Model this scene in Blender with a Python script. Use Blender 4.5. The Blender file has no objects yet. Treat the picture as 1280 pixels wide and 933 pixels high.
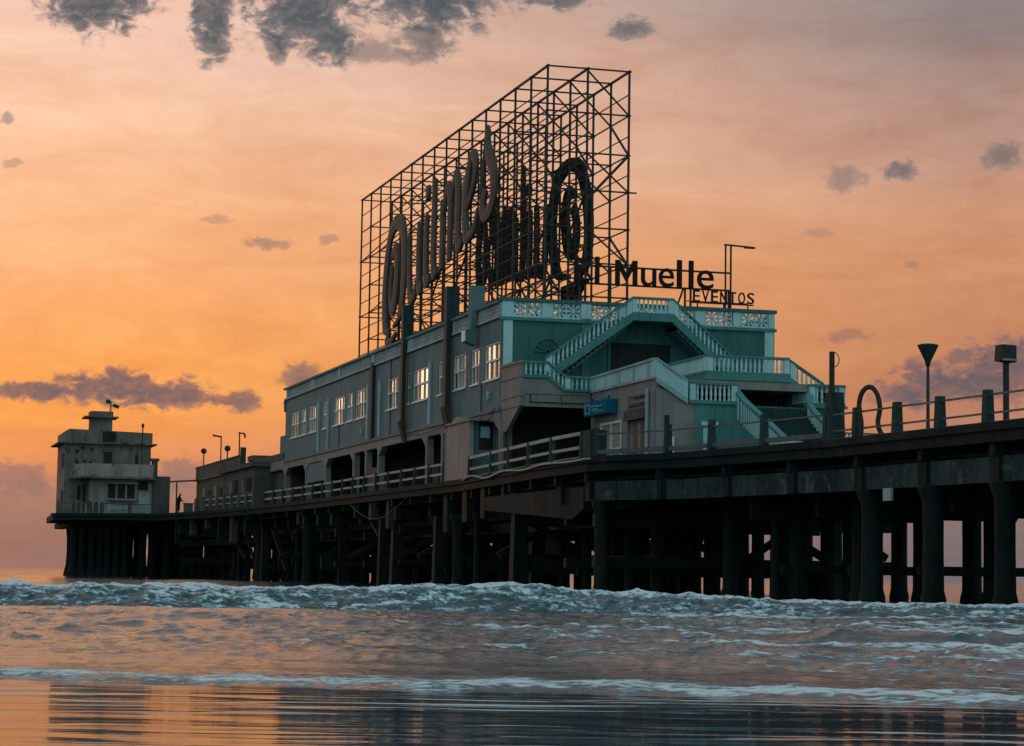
import bpy, bmesh, math, random
import numpy as np
from mathutils import Vector, Matrix, Quaternion

random.seed(7); rng = np.random.default_rng(11)
R = math.radians
scn = bpy.context.scene
COL = scn.collection

# ------------------------------------------------------------------ camera
# World axes: X across the pier (towards its right side), Y along the pier out to sea, Z up,
# origin at the near left corner of the pier building at sea level.
AZ = R(15.829); PITCH = R(5.0624); ROLL = R(0.888)
CAM = Vector((-29.51, -105.97, 0.9))
w0 = Vector((0, math.cos(PITCH), math.sin(PITCH))); r0 = Vector((1, 0, 0)); p0 = r0.cross(w0)
rr = r0 * math.cos(ROLL) + p0 * math.sin(ROLL); pp = p0 * math.cos(ROLL) - r0 * math.sin(ROLL)
def lev(q):  # camera-levelled frame -> world directions
    return Vector((q.x * math.cos(AZ) + q.y * math.sin(AZ), -q.x * math.sin(AZ) + q.y * math.cos(AZ), q.z))
a_, b_, c_ = lev(rr), lev(pp), -lev(w0)
cam = bpy.data.cameras.new('camera'); camo = bpy.data.objects.new('camera', cam); COL.objects.link(camo)
camo.matrix_world = Matrix(((a_.x, b_.x, c_.x, CAM.x), (a_.y, b_.y, c_.y, CAM.y), (a_.z, b_.z, c_.z, CAM.z), (0, 0, 0, 1)))
cam.sensor_width = 36; cam.lens = 2850 / 1280 * 36; cam.clip_start = 0.5; cam.clip_end = 20000
scn.camera = camo

scn.view_settings.view_transform = 'Standard'; scn.view_settings.look = 'None'
scn.view_settings.exposure = 0.0; scn.view_settings.gamma = 1.0
try: scn.view_settings.use_curve_mapping = False
except Exception: pass
try:
    scn.cycles.max_bounces = 6; scn.cycles.diffuse_bounces = 3; scn.cycles.glossy_bounces = 3
except Exception: pass

# ------------------------------------------------------------------ node helper
class NT:
    def __init__(s, nt): s.nt = nt; s.n = nt.nodes; s.l = nt.links
    def add(s, t, **k):
        nd = s.n.new(t)
        for a, v in k.items(): setattr(nd, a, v)
        return nd
    def put(s, sock, v):
        if isinstance(v, bpy.types.NodeSocket): s.l.new(v, sock)
        else: sock.default_value = v
    def math(s, op, a, b=None, c=None, clamp=False):
        nd = s.add('ShaderNodeMath', operation=op, use_clamp=clamp)
        s.put(nd.inputs[0], a)
        if b is not None: s.put(nd.inputs[1], b)
        if c is not None: s.put(nd.inputs[2], c)
        return nd.outputs[0]
    def vmath(s, op, a, b=None):
        nd = s.add('ShaderNodeVectorMath', operation=op); s.put(nd.inputs[0], a)
        if b is not None: s.put(nd.inputs[1], b)
        return nd.outputs['Value'] if op in ('LENGTH', 'DOT_PRODUCT') else nd.outputs[0]
    def mix(s, f, a, b, blend='MIX'):
        nd = s.add('ShaderNodeMix', data_type='RGBA', blend_type=blend)
        s.put(nd.inputs['Factor'], f); s.put(nd.inputs[6], a); s.put(nd.inputs[7], b)
        return nd.outputs[2]
    def ramp(s, f, stops, interp='LINEAR'):
        nd = s.add('ShaderNodeValToRGB'); cr = nd.color_ramp; cr.interpolation = interp
        while len(cr.elements) < len(stops): cr.elements.new(0.5)
        for e, (p, c) in zip(cr.elements, stops):
            e.position = p; e.color = c if len(c) == 4 else (*c, 1)
        s.put(nd.inputs[0], f); return nd.outputs[0]
    def noise(s, vec, scale, detail=4, rough=0.55, dist=0.0):
        nd = s.add('ShaderNodeTexNoise'); s.put(nd.inputs['Vector'], vec)
        nd.inputs['Scale'].default_value = scale; nd.inputs['Detail'].default_value = detail
        nd.inputs['Roughness'].default_value = rough; nd.inputs['Distortion'].default_value = dist
        return nd.outputs['Fac']
    def maprange(s, v, a, b, c=0.0, d=1.0, smooth=False):
        nd = s.add('ShaderNodeMapRange', interpolation_type='SMOOTHSTEP' if smooth else 'LINEAR')
        s.put(nd.inputs[0], v)
        for i, q in enumerate((a, b, c, d)): nd.inputs[i + 1].default_value = q
        return nd.outputs[0]
    def scale(s, vec, sx, sy, sz):
        nd = s.add('ShaderNodeMapping'); s.put(nd.inputs['Vector'], vec); nd.inputs['Scale'].default_value = (sx, sy, sz)
        return nd.outputs[0]

def srgb(r, g, b):
    f = lambda c: (c / 255 / 12.92) if c / 255 <= 0.04045 else ((c / 255 + 0.055) / 1.055) ** 2.4
    return (f(r), f(g), f(b), 1.0)

# ------------------------------------------------------------------ world: dusk sky with clouds
SUN_AZ, SUN_EL = -12.0, 2.0          # degrees, azimuth from +Y towards +X
world = bpy.data.worlds.new('World'); scn.world = world; world.use_nodes = True
W = NT(world.node_tree); W.n.clear()
tc = W.add('ShaderNodeTexCoord'); sep = W.add('ShaderNodeSeparateXYZ'); W.l.new(tc.outputs['Generated'], sep.inputs[0])
X_, Y_, Z_ = sep.outputs
hyp = W.math('SQRT', W.math('ADD', W.math('MULTIPLY', X_, X_), W.math('MULTIPLY', Y_, Y_)))
el = W.math('MULTIPLY', W.math('ARCTAN2', Z_, hyp), 57.29578)
azd = W.math('MULTIPLY', W.math('ARCTAN2', X_, Y_), 57.29578)
sdx, sdy = math.sin(R(SUN_AZ)), math.cos(R(SUN_AZ))
cosd = W.math('DIVIDE', W.math('ADD', W.math('MULTIPLY', X_, sdx), W.math('MULTIPLY', Y_, sdy)), W.math('MAXIMUM', hyp, 0.001))
dist = W.math('MULTIPLY', W.math('ARCCOSINE', W.math('MINIMUM', W.math('MAXIMUM', cosd, -1.0), 1.0)), 57.29578)   # degrees from the sun's azimuth
# soft streakiness of the high thin cloud
aev = W.add('ShaderNodeCombineXYZ'); W.l.new(azd, aev.inputs[0]); W.l.new(el, aev.inputs[1])
thin = W.noise(W.scale(aev.outputs[0], 0.05, 0.22, 1), 1.0, 4, 0.5, 0.4)
elw = W.math('ADD', el, W.math('MULTIPLY', W.math('SUBTRACT', thin, 0.5), 5.0))
e01 = W.math('DIVIDE', elw, 90.0, clamp=True)
E_ = lambda d: d / 90.0
core = W.ramp(e01, [(0.0, srgb(146, 112, 104)), (E_(1.4), srgb(166, 120, 104)), (E_(2.8), srgb(232, 146, 92)), (E_(4.0), srgb(249, 160, 80)), (E_(5.2), srgb(250, 166, 90)),
                    (E_(6.8), srgb(251, 174, 112)), (E_(8.5), srgb(250, 184, 134)), (E_(11), srgb(249, 197, 162)), (E_(14), srgb(246, 202, 180)), (E_(18), srgb(226, 192, 180)), (E_(30), srgb(178, 168, 172)), (E_(55), srgb(164, 172, 184)), (1.0, srgb(164, 180, 194))])
side = W.ramp(e01, [(0.0, srgb(108, 104, 108)), (E_(1.6), srgb(128, 110, 110)), (E_(3.0), srgb(172, 122, 104)), (E_(4.8), srgb(196, 132, 96)),
                    (E_(7.5), srgb(206, 143, 104)), (E_(9.5), srgb(208, 152, 122)), (E_(11.8), srgb(182, 144, 130)), (E_(14.2), srgb(144, 126, 124)), (E_(18), srgb(140, 132, 136)), (E_(28), srgb(146, 146, 156)), (E_(55), srgb(156, 168, 180)), (1.0, srgb(164, 180, 194))])
back = W.ramp(e01, [(0.0, srgb(150, 184, 186)), (E_(6), srgb(156, 198, 200)), (E_(20), srgb(152, 196, 200)), (E_(55), srgb(164, 186, 196)), (1.0, srgb(164, 180, 194))])
f1 = W.maprange(dist, 18, 39); f2 = W.maprange(dist, 46, 100, smooth=True)
base = W.mix(f2, W.mix(f1, core, side), back)
# faint mottling of thin high cloud, long in azimuth
mo = W.noise(W.scale(aev.outputs[0], 0.16, 0.75, 1), 1.0, 6, 0.62, 0.8)
mo2 = W.noise(W.scale(aev.outputs[0], 0.5, 1.1, 1), 1.0, 5, 0.65, 1.2)
mot = W.math('ADD', W.math('MULTIPLY', W.math('SUBTRACT', mo, 0.5), 0.62), W.math('MULTIPLY', W.math('SUBTRACT', mo2, 0.5), 0.30))
gain = W.math('ADD', 1.0, mot)
gv = W.add('ShaderNodeCombineXYZ'); W.l.new(W.math('ADD', 1.0, W.math('MULTIPLY', mot, 0.55)), gv.inputs[0]); W.l.new(gain, gv.inputs[1]); W.l.new(W.math('ADD', 1.0, W.math('MULTIPLY', mot, 1.25)), gv.inputs[2])
base = W.vmath('MULTIPLY', base, gv.outputs[0])
# cloud banks: each is an elliptical patch of the sky broken up by noise (azimuth, elevation, half sizes in degrees)
CL = [(5.17,14.0,1.55,0.95,1), (8.13,13.5,0.62,1.05,1), (10.35,13.95,1.5,1.15,1), (11.1,13.3,0.75,0.75,1), (9.70,13.1,0.42,0.5,.8), (13.74,14.35,1.9,0.95,1), (13.45,13.3,0.8,0.55,.8), (12.3,13.0,0.9,0.4,.6), (18.70,13.64,0.65,0.3,.8), (16.6,14.5,1.2,0.4,.9),
      (6.3,4.42,2.2,0.46,1), (4.30,4.32,1.5,0.24,1), (5.9,4.62,1.2,0.34,1), (7.3,4.35,1.2,0.40,1), (8.82,4.22,0.8,0.26,.9), (10.45,4.75,0.55,0.5,.85), (3.6,2.15,1.2,0.5,.8), (7.58,2.30,1.0,0.5,.8), (27.3,4.9,2.6,0.7,1), (28.3,5.4,1.8,0.75,1), (25.9,4.6,1.3,0.35,.8),
      (24.13,9.99,0.62,0.38,.55), (25.58,10.13,0.52,0.30,.85), (28.07,10.46,0.62,0.48,.7), (9.62,8.22,0.62,0.16,.6), (8.40,8.78,0.44,0.13,.4), (11.12,8.37,0.26,0.14,.5), (24.24,6.02,0.56,0.2,.5), (25.82,7.84,0.3,0.09,.4), (3.34,9.88,0.3,0.1,.4), (3.01,10.97,0.2,0.16,.6), (23.54,8.61,0.5,0.12,.3),
      # the same broken cloud carries on outside the picture
      (-3.5,14.2,1.6,0.8,1), (0.0,15.2,1.2,0.7,1), (17,16.2,1.8,0.8,1), (7,16.6,2.2,0.9,1), (-6,4.2,2.2,0.5,1), (-14,3.4,3.0,0.5,1), (36,6,3.5,0.7,1), (46,4.6,3.6,0.6,1), (33,11,1.2,0.5,.8), (-20,12,2.6,0.9,1), (-32,6,3.4,0.8,1), (24,18,2.4,0.9,1)]
w1 = W.add('ShaderNodeTexNoise'); W.l.new(aev.outputs[0], w1.inputs['Vector']); w1.inputs['Scale'].default_value = 1.1; w1.inputs['Detail'].default_value = 5; w1.inputs['Roughness'].default_value = 0.6
wob = W.vmath('MULTIPLY', W.vmath('SUBTRACT', w1.outputs['Color'], (0.5, 0.5, 0.5)), (1.0, 0.62, 0.0))
ae2 = W.vmath('ADD', aev.outputs[0], wob)
mx = None; mst = None
for (a0, e0, ra, re_, st) in CL:
    q = W.vmath('MULTIPLY', W.vmath('SUBTRACT', ae2, (a0, e0, 0)), (1 / ra, 1 / re_, 0))
    m = W.math('SUBTRACT', 1.0, W.vmath('LENGTH', q))
    mx = m if mx is None else W.math('MAXIMUM', mx, m)
    ms_ = W.math('MULTIPLY', W.maprange(m, -0.5, 0.1), st)
    mst = ms_ if mst is None else W.math('MAXIMUM', mst, ms_)
cn = W.noise(W.scale(aev.outputs[0], 1.0, 1.5, 1), 1.9, 9, 0.62, 0.6)
cnl = W.noise(W.scale(W.vmath('ADD', aev.outputs[0], (0.10, -0.22, 0.0)), 1.0, 1.5, 1), 1.9, 9, 0.62, 0.6)
cn2 = W.noise(W.scale(aev.outputs[0], 1.0, 1.5, 1), 5.5, 4, 0.6, 0.2)
dens = W.math('ADD', W.math('MULTIPLY', mx, 0.85), W.math('ADD', W.math('MULTIPLY', W.math('SUBTRACT', cn, 0.44), 2.1), W.math('MULTIPLY', W.math('SUBTRACT', cn2, 0.5), 0.38)))
cov = W.maprange(dens, -0.04, 0.44, smooth=True)
cov = W.math('MULTIPLY', cov, mst)
core_c = W.math('SUBTRACT', W.maprange(dens, 0.04, 0.66), W.math('MULTIPLY', W.maprange(W.math('SUBTRACT', cn, cnl), -0.10, 0.26, smooth=True), 0.30), clamp=True)
cdark = W.ramp(e01, [(0.0, srgb(140, 108, 110)), (E_(2.6), srgb(134, 106, 108)), (E_(4.5), srgb(98, 88, 98)), (E_(8), srgb(116, 106, 112)), (E_(11.5), srgb(86, 94, 102)), (E_(14), srgb(62, 78, 88)), (E_(20), srgb(88, 98, 108)), (1.0, srgb(80, 92, 106))])
clight = W.ramp(e01, [(0.0, srgb(160, 118, 112)), (E_(3), srgb(176, 122, 106)), (E_(5), srgb(196, 128, 98)), (E_(9), srgb(190, 144, 126)), (E_(13), srgb(168, 148, 142)), (E_(20), srgb(120, 122, 134)), (1.0, srgb(84, 96, 110))])
ccol = W.mix(core_c, clight, cdark)
skyc = W.mix(W.math('MULTIPLY', cov, 0.95), base, ccol)
nish = W.add('ShaderNodeTexSky', sky_type='NISHITA'); nish.sun_disc = False
nish.sun_elevation = R(SUN_EL); nish.sun_rotation = R(SUN_AZ)
bg1 = W.add('ShaderNodeBackground'); W.l.new(skyc, bg1.inputs[0]); bg1.inputs[1].default_value = 1.0
bg2 = W.add('ShaderNodeBackground'); W.l.new(nish.outputs[0], bg2.inputs[0]); bg2.inputs[1].default_value = 0.004
adds = W.add('ShaderNodeAddShader'); W.l.new(bg1.outputs[0], adds.inputs[0]); W.l.new(bg2.outputs[0], adds.inputs[1])
wo = W.add('ShaderNodeOutputWorld'); W.l.new(adds.outputs[0], wo.inputs[0])

sun = bpy.data.lights.new('sun', 'SUN'); sun.energy = 0.25; sun.angle = R(12); sun.color = (1.0, 0.62, 0.38)
suno = bpy.data.objects.new('sun', sun); COL.objects.link(suno)
sd = Vector((math.sin(R(SUN_AZ)) * math.cos(R(SUN_EL + 3)), math.cos(R(SUN_AZ)) * math.cos(R(SUN_EL + 3)), math.sin(R(SUN_EL + 3))))
suno.rotation_euler = sd.to_track_quat('Z', 'Y').to_euler(); suno.location = (-60, 150, 60)

# ------------------------------------------------------------------ materials
def new_mat(name):
    m = bpy.data.materials.new(name); m.use_nodes = True
    t = NT(m.node_tree); t.n.clear()
    o = t.add('ShaderNodeOutputMaterial'); p = t.add('ShaderNodeBsdfPrincipled'); t.l.new(p.outputs[0], o.inputs[0])
    return m, t, p
def mat(name, col, rough=0.8, grime=(0.5, 0.5, 0.5), amt=0.5, sc=1.0, streak=True, bump=0.15, metal=0.0, spec=0.08, patch=None, patch_amt=0.0):
    """painted / weathered surface: base colour broken by blotches, rain streaks and fine grain"""
    m, t, p = new_mat(name)
    co = t.add('ShaderNodeTexCoord'); ge = t.add('ShaderNodeNewGeometry'); v = ge.outputs['Position']
    n1 = t.noise(v, 0.55 * sc, 6, 0.65, 0.3)
    n2 = t.noise(t.scale(v, 2.2, 2.2, 0.22), 1.5 * sc, 5, 0.6, 0.2)
    n3 = t.noise(v, 9.0 * sc, 4, 0.65)
    c = t.mix(t.maprange(n1, 0.35, 0.72, 0, amt, True), (*col, 1), (*[a * b for a, b in zip(col, grime)], 1))
    if streak:
        n5 = t.noise(t.scale(v, 3.5, 3.5, 0.12), 1.0, 6, 0.7, 0.3); n6 = t.noise(v, 2.3, 6, 0.7, 0.5)
        c = t.mix(t.maprange(n5, 0.52, 0.70, 0, amt * 0.8, True), c, (*[a * 0.45 for a in col], 1))
        c = t.mix(t.maprange(n6, 0.60, 0.70, 0, amt * 0.5, True), c, (*[min(0.8, a * 1.5 + 0.03) for a in col], 1))
    if streak: c = t.mix(t.maprange(n2, 0.48, 0.75, 0, amt * 1.1, True), c, (*[a * b * 0.7 for a, b in zip(col, grime)], 1))
    c = t.mix(t.maprange(n3, 0.3, 0.75, 0, 0.35), c, (*[a * 1.25 for a in col], 1))
    if patch is not None:
        n4 = t.noise(v, 0.9 * sc, 7, 0.7, 0.6)
        c = t.mix(t.maprange(n4, 0.58, 0.63, 0, patch_amt), c, (*patch, 1))
    t.l.new(c, p.inputs['Base Color'])
    t.put(p.inputs['Roughness'], t.maprange(n3, 0.2, 0.8, rough - 0.1, min(1, rough + 0.1)))
    p.inputs['Metallic'].default_value = metal; p.inputs['Specular IOR Level'].default_value = spec
    b = t.add('ShaderNodeBump'); b.inputs['Strength'].default_value = bump; b.inputs['Distance'].default_value = 0.03
    t.l.new(t.math('ADD', n3, n1), b.inputs['Height']); t.l.new(b.outputs[0], p.inputs['Normal'])
    return m
M = {}
M['teal'] = mat('teal_paint', (0.10, 0.245, 0.235), 0.75, (0.5, 0.55, 0.55), 0.6)
M['teal_pale'] = mat('pale_teal_paint', (0.48, 0.66, 0.67), 0.7, (0.6, 0.65, 0.65), 0.5)
M['teal_dark'] = mat('dark_teal_paint', (0.070, 0.165, 0.158), 0.8, (0.5, 0.55, 0.55), 0.6)
M['facade'] = mat('green_grey_facade_paint', (0.135, 0.205, 0.215), 0.8, (0.55, 0.55, 0.55), 0.6)
M['stair'] = mat('dark_stair_concrete', (0.030, 0.062, 0.062), 0.9, (0.5, 0.5, 0.5), 0.7)  # darker than the block walls, for the main stair
M['relief'] = mat('grey_relief_paint', (0.38, 0.45, 0.46), 0.85, (0.5, 0.5, 0.5), 0.6)
M['pink'] = mat('pinkish_grey_plaster', (0.29, 0.25, 0.238), 0.85, (0.55, 0.52, 0.5), 0.6)
M['pinkl'] = mat('pale_pink_panel_paint', (0.33, 0.26, 0.25), 0.8, (0.6, 0.55, 0.5), 0.5)
M['white'] = mat('white_frame_paint', (0.72, 0.68, 0.66), 0.55, (0.7, 0.66, 0.6), 0.4, sc=3)
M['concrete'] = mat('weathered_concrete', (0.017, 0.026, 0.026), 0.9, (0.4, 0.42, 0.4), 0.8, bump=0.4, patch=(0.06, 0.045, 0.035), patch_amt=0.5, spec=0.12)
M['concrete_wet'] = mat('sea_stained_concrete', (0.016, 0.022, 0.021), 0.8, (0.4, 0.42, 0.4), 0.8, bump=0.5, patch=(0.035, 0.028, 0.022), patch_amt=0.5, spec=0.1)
M['cbeam_lit'] = mat('lit_beam_concrete', (0.045, 0.066, 0.067), 0.9, (0.3, 0.32, 0.32), 1.0, sc=1.2, bump=0.5, patch=(0.15, 0.13, 0.125), patch_amt=0.6)  # lighter concrete for the shoreward beam, with the light on it in the colour
M['cwarm'] = mat('rusty_concrete', (0.10, 0.072, 0.058), 0.9, (0.5, 0.45, 0.4), 0.6, bump=0.4)
M['tower'] = mat('peeling_grey_plaster', (0.235, 0.185, 0.165), 0.9, (0.4, 0.38, 0.36), 1.0, sc=1.0, bump=0.4, patch=(0.03, 0.027, 0.025), patch_amt=0.85)
M['tower_lt'] = mat('pale_peeling_plaster', (0.38, 0.31, 0.28), 0.9, (0.45, 0.44, 0.42), 0.7, bump=0.3, patch=(0.05, 0.045, 0.04), patch_amt=0.7)
M['shed'] = mat('dark_weathered_plaster', (0.135, 0.115, 0.104), 0.9, (0.45, 0.45, 0.42), 0.8, bump=0.3, patch=(0.035, 0.032, 0.03), patch_amt=0.6)
M['steel'] = mat('rusted_black_steel', (0.048, 0.045, 0.044), 0.75, (0.8, 0.6, 0.5), 0.5, sc=3, streak=False, spec=0.15)
M['letter'] = mat('weathered_brown_sign_letter', (0.105, 0.086, 0.080), 0.7, (0.6, 0.5, 0.45), 0.6, sc=1.2)
M['letter_dk'] = mat('dark_grey_sign_letter', (0.022, 0.024, 0.022), 0.9, (0.6, 0.6, 0.6), 0.5, spec=0.1)
M['sigred'] = mat('dark_maroon_sign_letter', (0.022, 0.012, 0.012), 0.7, (0.7, 0.7, 0.7), 0.4, spec=0.15)
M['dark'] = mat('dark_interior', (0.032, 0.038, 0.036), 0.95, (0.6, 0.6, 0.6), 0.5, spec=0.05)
M['darkmetal'] = mat('dark_painted_metal', (0.034, 0.055, 0.056), 0.7, (0.6, 0.6, 0.6), 0.5, sc=2)
M['rail'] = mat('worn_pale_rail_paint', (0.36, 0.34, 0.33), 0.7, (0.5, 0.45, 0.4), 0.6, sc=3)
M['raild'] = mat('grey_rail_pipe', (0.12, 0.13, 0.13), 0.5, (0.5, 0.5, 0.5), 0.5, sc=3)
M['post'] = mat('dark_teal_concrete_post', (0.040, 0.062, 0.062), 0.9, (0.5, 0.5, 0.5), 0.7, bump=0.4)
M['blue'] = mat('blue_sign_enamel', (0.015, 0.13, 0.22), 0.5, (0.7, 0.75, 0.8), 0.3, sc=2, streak=False)
M['bluel'] = mat('pale_blue_sign_mark', (0.32, 0.50, 0.58), 0.6, (0.9, 0.9, 0.9), 0.2)
M['wood'] = mat('brown_door_paint', (0.20, 0.13, 0.11), 0.75, (0.55, 0.5, 0.5), 0.5, sc=2)
M['cloth'] = mat('dark_clothing', (0.02, 0.018, 0.018), 0.95, (0.8, 0.8, 0.8), 0.3)
M['skin'] = mat('skin', (0.25, 0.14, 0.10), 0.6, (0.9, 0.85, 0.8), 0.2)
M['roof'] = mat('grey_roof_concrete', (0.12, 0.12, 0.12), 0.9, (0.6, 0.6, 0.6), 0.5)
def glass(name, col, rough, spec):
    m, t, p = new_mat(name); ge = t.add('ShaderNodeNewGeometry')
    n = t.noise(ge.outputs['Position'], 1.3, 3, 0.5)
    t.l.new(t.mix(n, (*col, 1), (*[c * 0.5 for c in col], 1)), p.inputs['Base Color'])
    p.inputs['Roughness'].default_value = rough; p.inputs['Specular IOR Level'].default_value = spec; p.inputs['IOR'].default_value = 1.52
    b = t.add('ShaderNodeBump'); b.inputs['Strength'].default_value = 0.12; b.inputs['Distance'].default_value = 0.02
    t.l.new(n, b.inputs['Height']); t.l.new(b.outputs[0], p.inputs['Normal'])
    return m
M['glass'] = glass('sky_sheen_glass', (0.50, 0.43, 0.42), 0.22, 0.5)  # pale pink base puts the reflected sky into the pane colour
M['glassm'] = glass('dim_window_glass', (0.26, 0.23, 0.23), 0.2, 0.5)  # the same sky sheen in a duller base colour
M['glassd'] = glass('dark_pane_glass', (0.03, 0.035, 0.04), 0.35, 0.5)  # dark base colour, picked for most lower panes

# ------------------------------------------------------------------ mesh + object helpers
class MB:
    def __init__(s): s.v = []; s.f = []
    def add(s, vs, fs):
        k = len(s.v); s.v += [tuple(v) for v in vs]; s.f += [tuple(i + k for i in f) for f in fs]; return s
    def box(s, x0, x1, y0, y1, z0, z1):
        x0, x1 = min(x0, x1), max(x0, x1); y0, y1 = min(y0, y1), max(y0, y1); z0, z1 = min(z0, z1), max(z0, z1)
        return s.add([(x0, y0, z0), (x1, y0, z0), (x1, y1, z0), (x0, y1, z0), (x0, y0, z1), (x1, y0, z1), (x1, y1, z1), (x0, y1, z1)],
                     [(0, 3, 2, 1), (4, 5, 6, 7), (0, 1, 5, 4), (1, 2, 6, 5), (2, 3, 7, 6), (3, 0, 4, 7)])
    def taper(s, c, w, d, h, t=0.75):  # square tapered post on point c
        x, y, z = c
        lo = [(x - w/2, y - d/2, z), (x + w/2, y - d/2, z), (x + w/2, y + d/2, z), (x - w/2, y + d/2, z)]
        hi = [(x - w/2*t, y - d/2*t, z + h), (x + w/2*t, y - d/2*t, z + h), (x + w/2*t, y + d/2*t, z + h), (x - w/2*t, y + d/2*t, z + h)]
        return s.add(lo + hi, [(0, 3, 2, 1), (4, 5, 6, 7), (0, 1, 5, 4), (1, 2, 6, 5), (2, 3, 7, 6), (3, 0, 4, 7)])
    def ext(s, poly, vec):  # polygon (3-D points) extruded along vec
        n = len(poly); a = [Vector(p) for p in poly]; vec = Vector(vec)
        nrm = Vector((0, 0, 0))
        for i in range(n): nrm += (a[i] - a[0]).cross(a[(i + 1) % n] - a[0])
        if nrm.dot(vec) > 0: a.reverse()
        b = [p + vec for p in a]
        return s.add(a + b, [tuple(range(n)), tuple(range(2 * n - 1, n - 1, -1))] + [(i, i + n, (i + 1) % n + n, (i + 1) % n) for i in range(n)])
    def bar(s, p, q, w, h=None, up=(0, 0, 1)):
        h = h or w; p = Vector(p); q = Vector(q); d = (q - p).normalized(); up = Vector(up)
        if abs(d.dot(up)) > 0.98: up = Vector((1, 0, 0))
        sd = d.cross(up).normalized(); u = sd.cross(d)
        c = [(-1, -1), (1, -1), (1, 1), (-1, 1)]
        return s.add([p + sd * a * w/2 + u * b * h/2 for a, b in c] + [q + sd * a * w/2 + u * b * h/2 for a, b in c],
                     [(0, 1, 2, 3), (7, 6, 5, 4), (0, 4, 5, 1), (1, 5, 6, 2), (2, 6, 7, 3), (3, 7, 4, 0)])
    def tube(s, pts, r, n=8):
        pts = [Vector(p) for p in pts]; rings = []; rad = r if isinstance(r, (list, tuple)) else [r] * len(pts)
        up = Vector((0, 0, 1))
        for i, p in enumerate(pts):
            d = (pts[min(i + 1, len(pts) - 1)] - pts[max(i - 1, 0)]).normalized()
            u = up if abs(d.dot(up)) < 0.95 else Vector((1, 0, 0))
            a = d.cross(u).normalized(); b = a.cross(d)
            if rings and a.dot(pa) < 0: a = -a; b = -b
            pa = a
            rings.append([p + (a * math.cos(2*math.pi*k/n) + b * math.sin(2*math.pi*k/n)) * rad[i] for k in range(n)])
        vs = [v for rg in rings for v in rg]; fs = []
        for i in range(len(pts) - 1):
            for k in range(n):
                fs.append((i*n + k, i*n + (k+1) % n, (i+1)*n + (k+1) % n, (i+1)*n + k))
        fs += [tuple(range(n - 1, -1, -1)), tuple((len(pts)-1)*n + k for k in range(n))]
        return s.add(vs, fs)
    def lathe(s, c, prof, n=14):
        vs = []; fs = []
        for (r, z) in prof: vs += [(c[0] + r*math.cos(2*math.pi*k/n), c[1] + r*math.sin(2*math.pi*k/n), c[2] + z) for k in range(n)]
        for i in range(len(prof) - 1):
            for k in range(n): fs.append((i*n + k, i*n + (k+1) % n, (i+1)*n + (k+1) % n, (i+1)*n + k))
        fs += [tuple(range(n - 1, -1, -1)), tuple((len(prof)-1)*n + k for k in range(n))]
        return s.add(vs, fs)
    def mesh(s, name, anchor):
        me = bpy.data.meshes.new(name); ax = Vector(anchor)
        me.from_pydata([Vector(v) - ax for v in s.v], [], s.f)
        me.validate(); bm = bmesh.new(); bm.from_mesh(me); bmesh.ops.recalc_face_normals(bm, faces=bm.faces); bm.to_mesh(me); bm.free()
        return me
ORG = {}
def link(o, parent, loc):
    COL.objects.link(o)
    if parent is not None: o.parent = parent; o.location = Vector(loc) - ORG[parent]
    else: o.location = loc
    ORG[o] = Vector(loc); return o
def obj(name, mb, m, parent=None, smooth=False, label=None):
    v = mb.v; an = [(min(q[i] for q in v) + max(q[i] for q in v)) / 2 for i in range(2)] + [min(q[2] for q in v)]
    me = mb.mesh(name, an); me.materials.append(M[m] if isinstance(m, str) else m)
    if smooth:
        for p in me.polygons: p.use_smooth = True
    o = link(bpy.data.objects.new(name, me), parent, an)
    if label: o['label'] = label
    return o
def shared(name, mb, m):
    me = mb.mesh(name, (0, 0, 0)); me.materials.append(M[m]); return me
def inst(name, me, parent, loc, scale=None, rot=None):
    o = link(bpy.data.objects.new(name, me), parent, loc)
    if scale is not None: o.scale = scale
    if rot is not None:
        o.rotation_mode = 'QUATERNION'; o.rotation_quaternion = rot
    return o
def thing(name, label, cat, loc, group=None):
    o = bpy.data.objects.new(name, None); o.empty_display_size = 0.3; link(o, None, loc)
    o['label'] = label; o['category'] = cat
    if group: o['group'] = group
    return o
def tag(o, label, cat, group=None):
    o['label'] = label; o['category'] = cat
    if group: o['group'] = group
    return o
BAR = {}
def strut(name, parent, p, q, w, m='steel'):  # a straight square member sharing one unit mesh
    if m not in BAR: BAR[m] = shared('bar', MB().box(-.5, .5, -.5, .5, 0, 1), m)
    p = Vector(p); q = Vector(q); d = q - p
    rot = d.to_track_quat('Z', 'Y')
    return inst(name, BAR[m], parent, p, (w, w, d.length), rot)

# ------------------------------------------------------------------ pier
DZ = 5.5
EDGE = [(-66, 3.3), (-47.4, 2.35), (-35.5, 1.67), (-30.5, 0.77), (-25, -0.23), (-22, -1.78), (-20.5, -2.15), (-14.4, -2.1), (-4, -1.5), (3.5, -1.05), (26, -1.35), (42, -1.5), (58, -2.2), (75, -3.6), (86, -5.4), (93, -13.7)]
def ex(y):  # left edge of the deck
    for (y0, x0), (y1, x1) in zip(EDGE, EDGE[1:]):
        if y0 <= y <= y1: return x0 + (x1 - x0) * (y - y0) / (y1 - y0)
    return EDGE[0][1] if y < EDGE[0][0] else EDGE[-1][1]
def rx(y): return 9.6 if y < -23 else 13.2
pier = thing('pier', 'long dark concrete fishing pier on rows of piles standing in the surf', 'pier', (6, 20, 0))
left = [(x, y) for y, x in EDGE] + [(-13.8, 94), (-13.1, 109)]
right = [(14.6, 109), (14.6, -22.5), (9.8, -22.5), (9.8, -66)]
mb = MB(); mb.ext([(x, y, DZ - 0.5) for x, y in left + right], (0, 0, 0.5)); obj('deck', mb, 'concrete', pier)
mb = MB()
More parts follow.
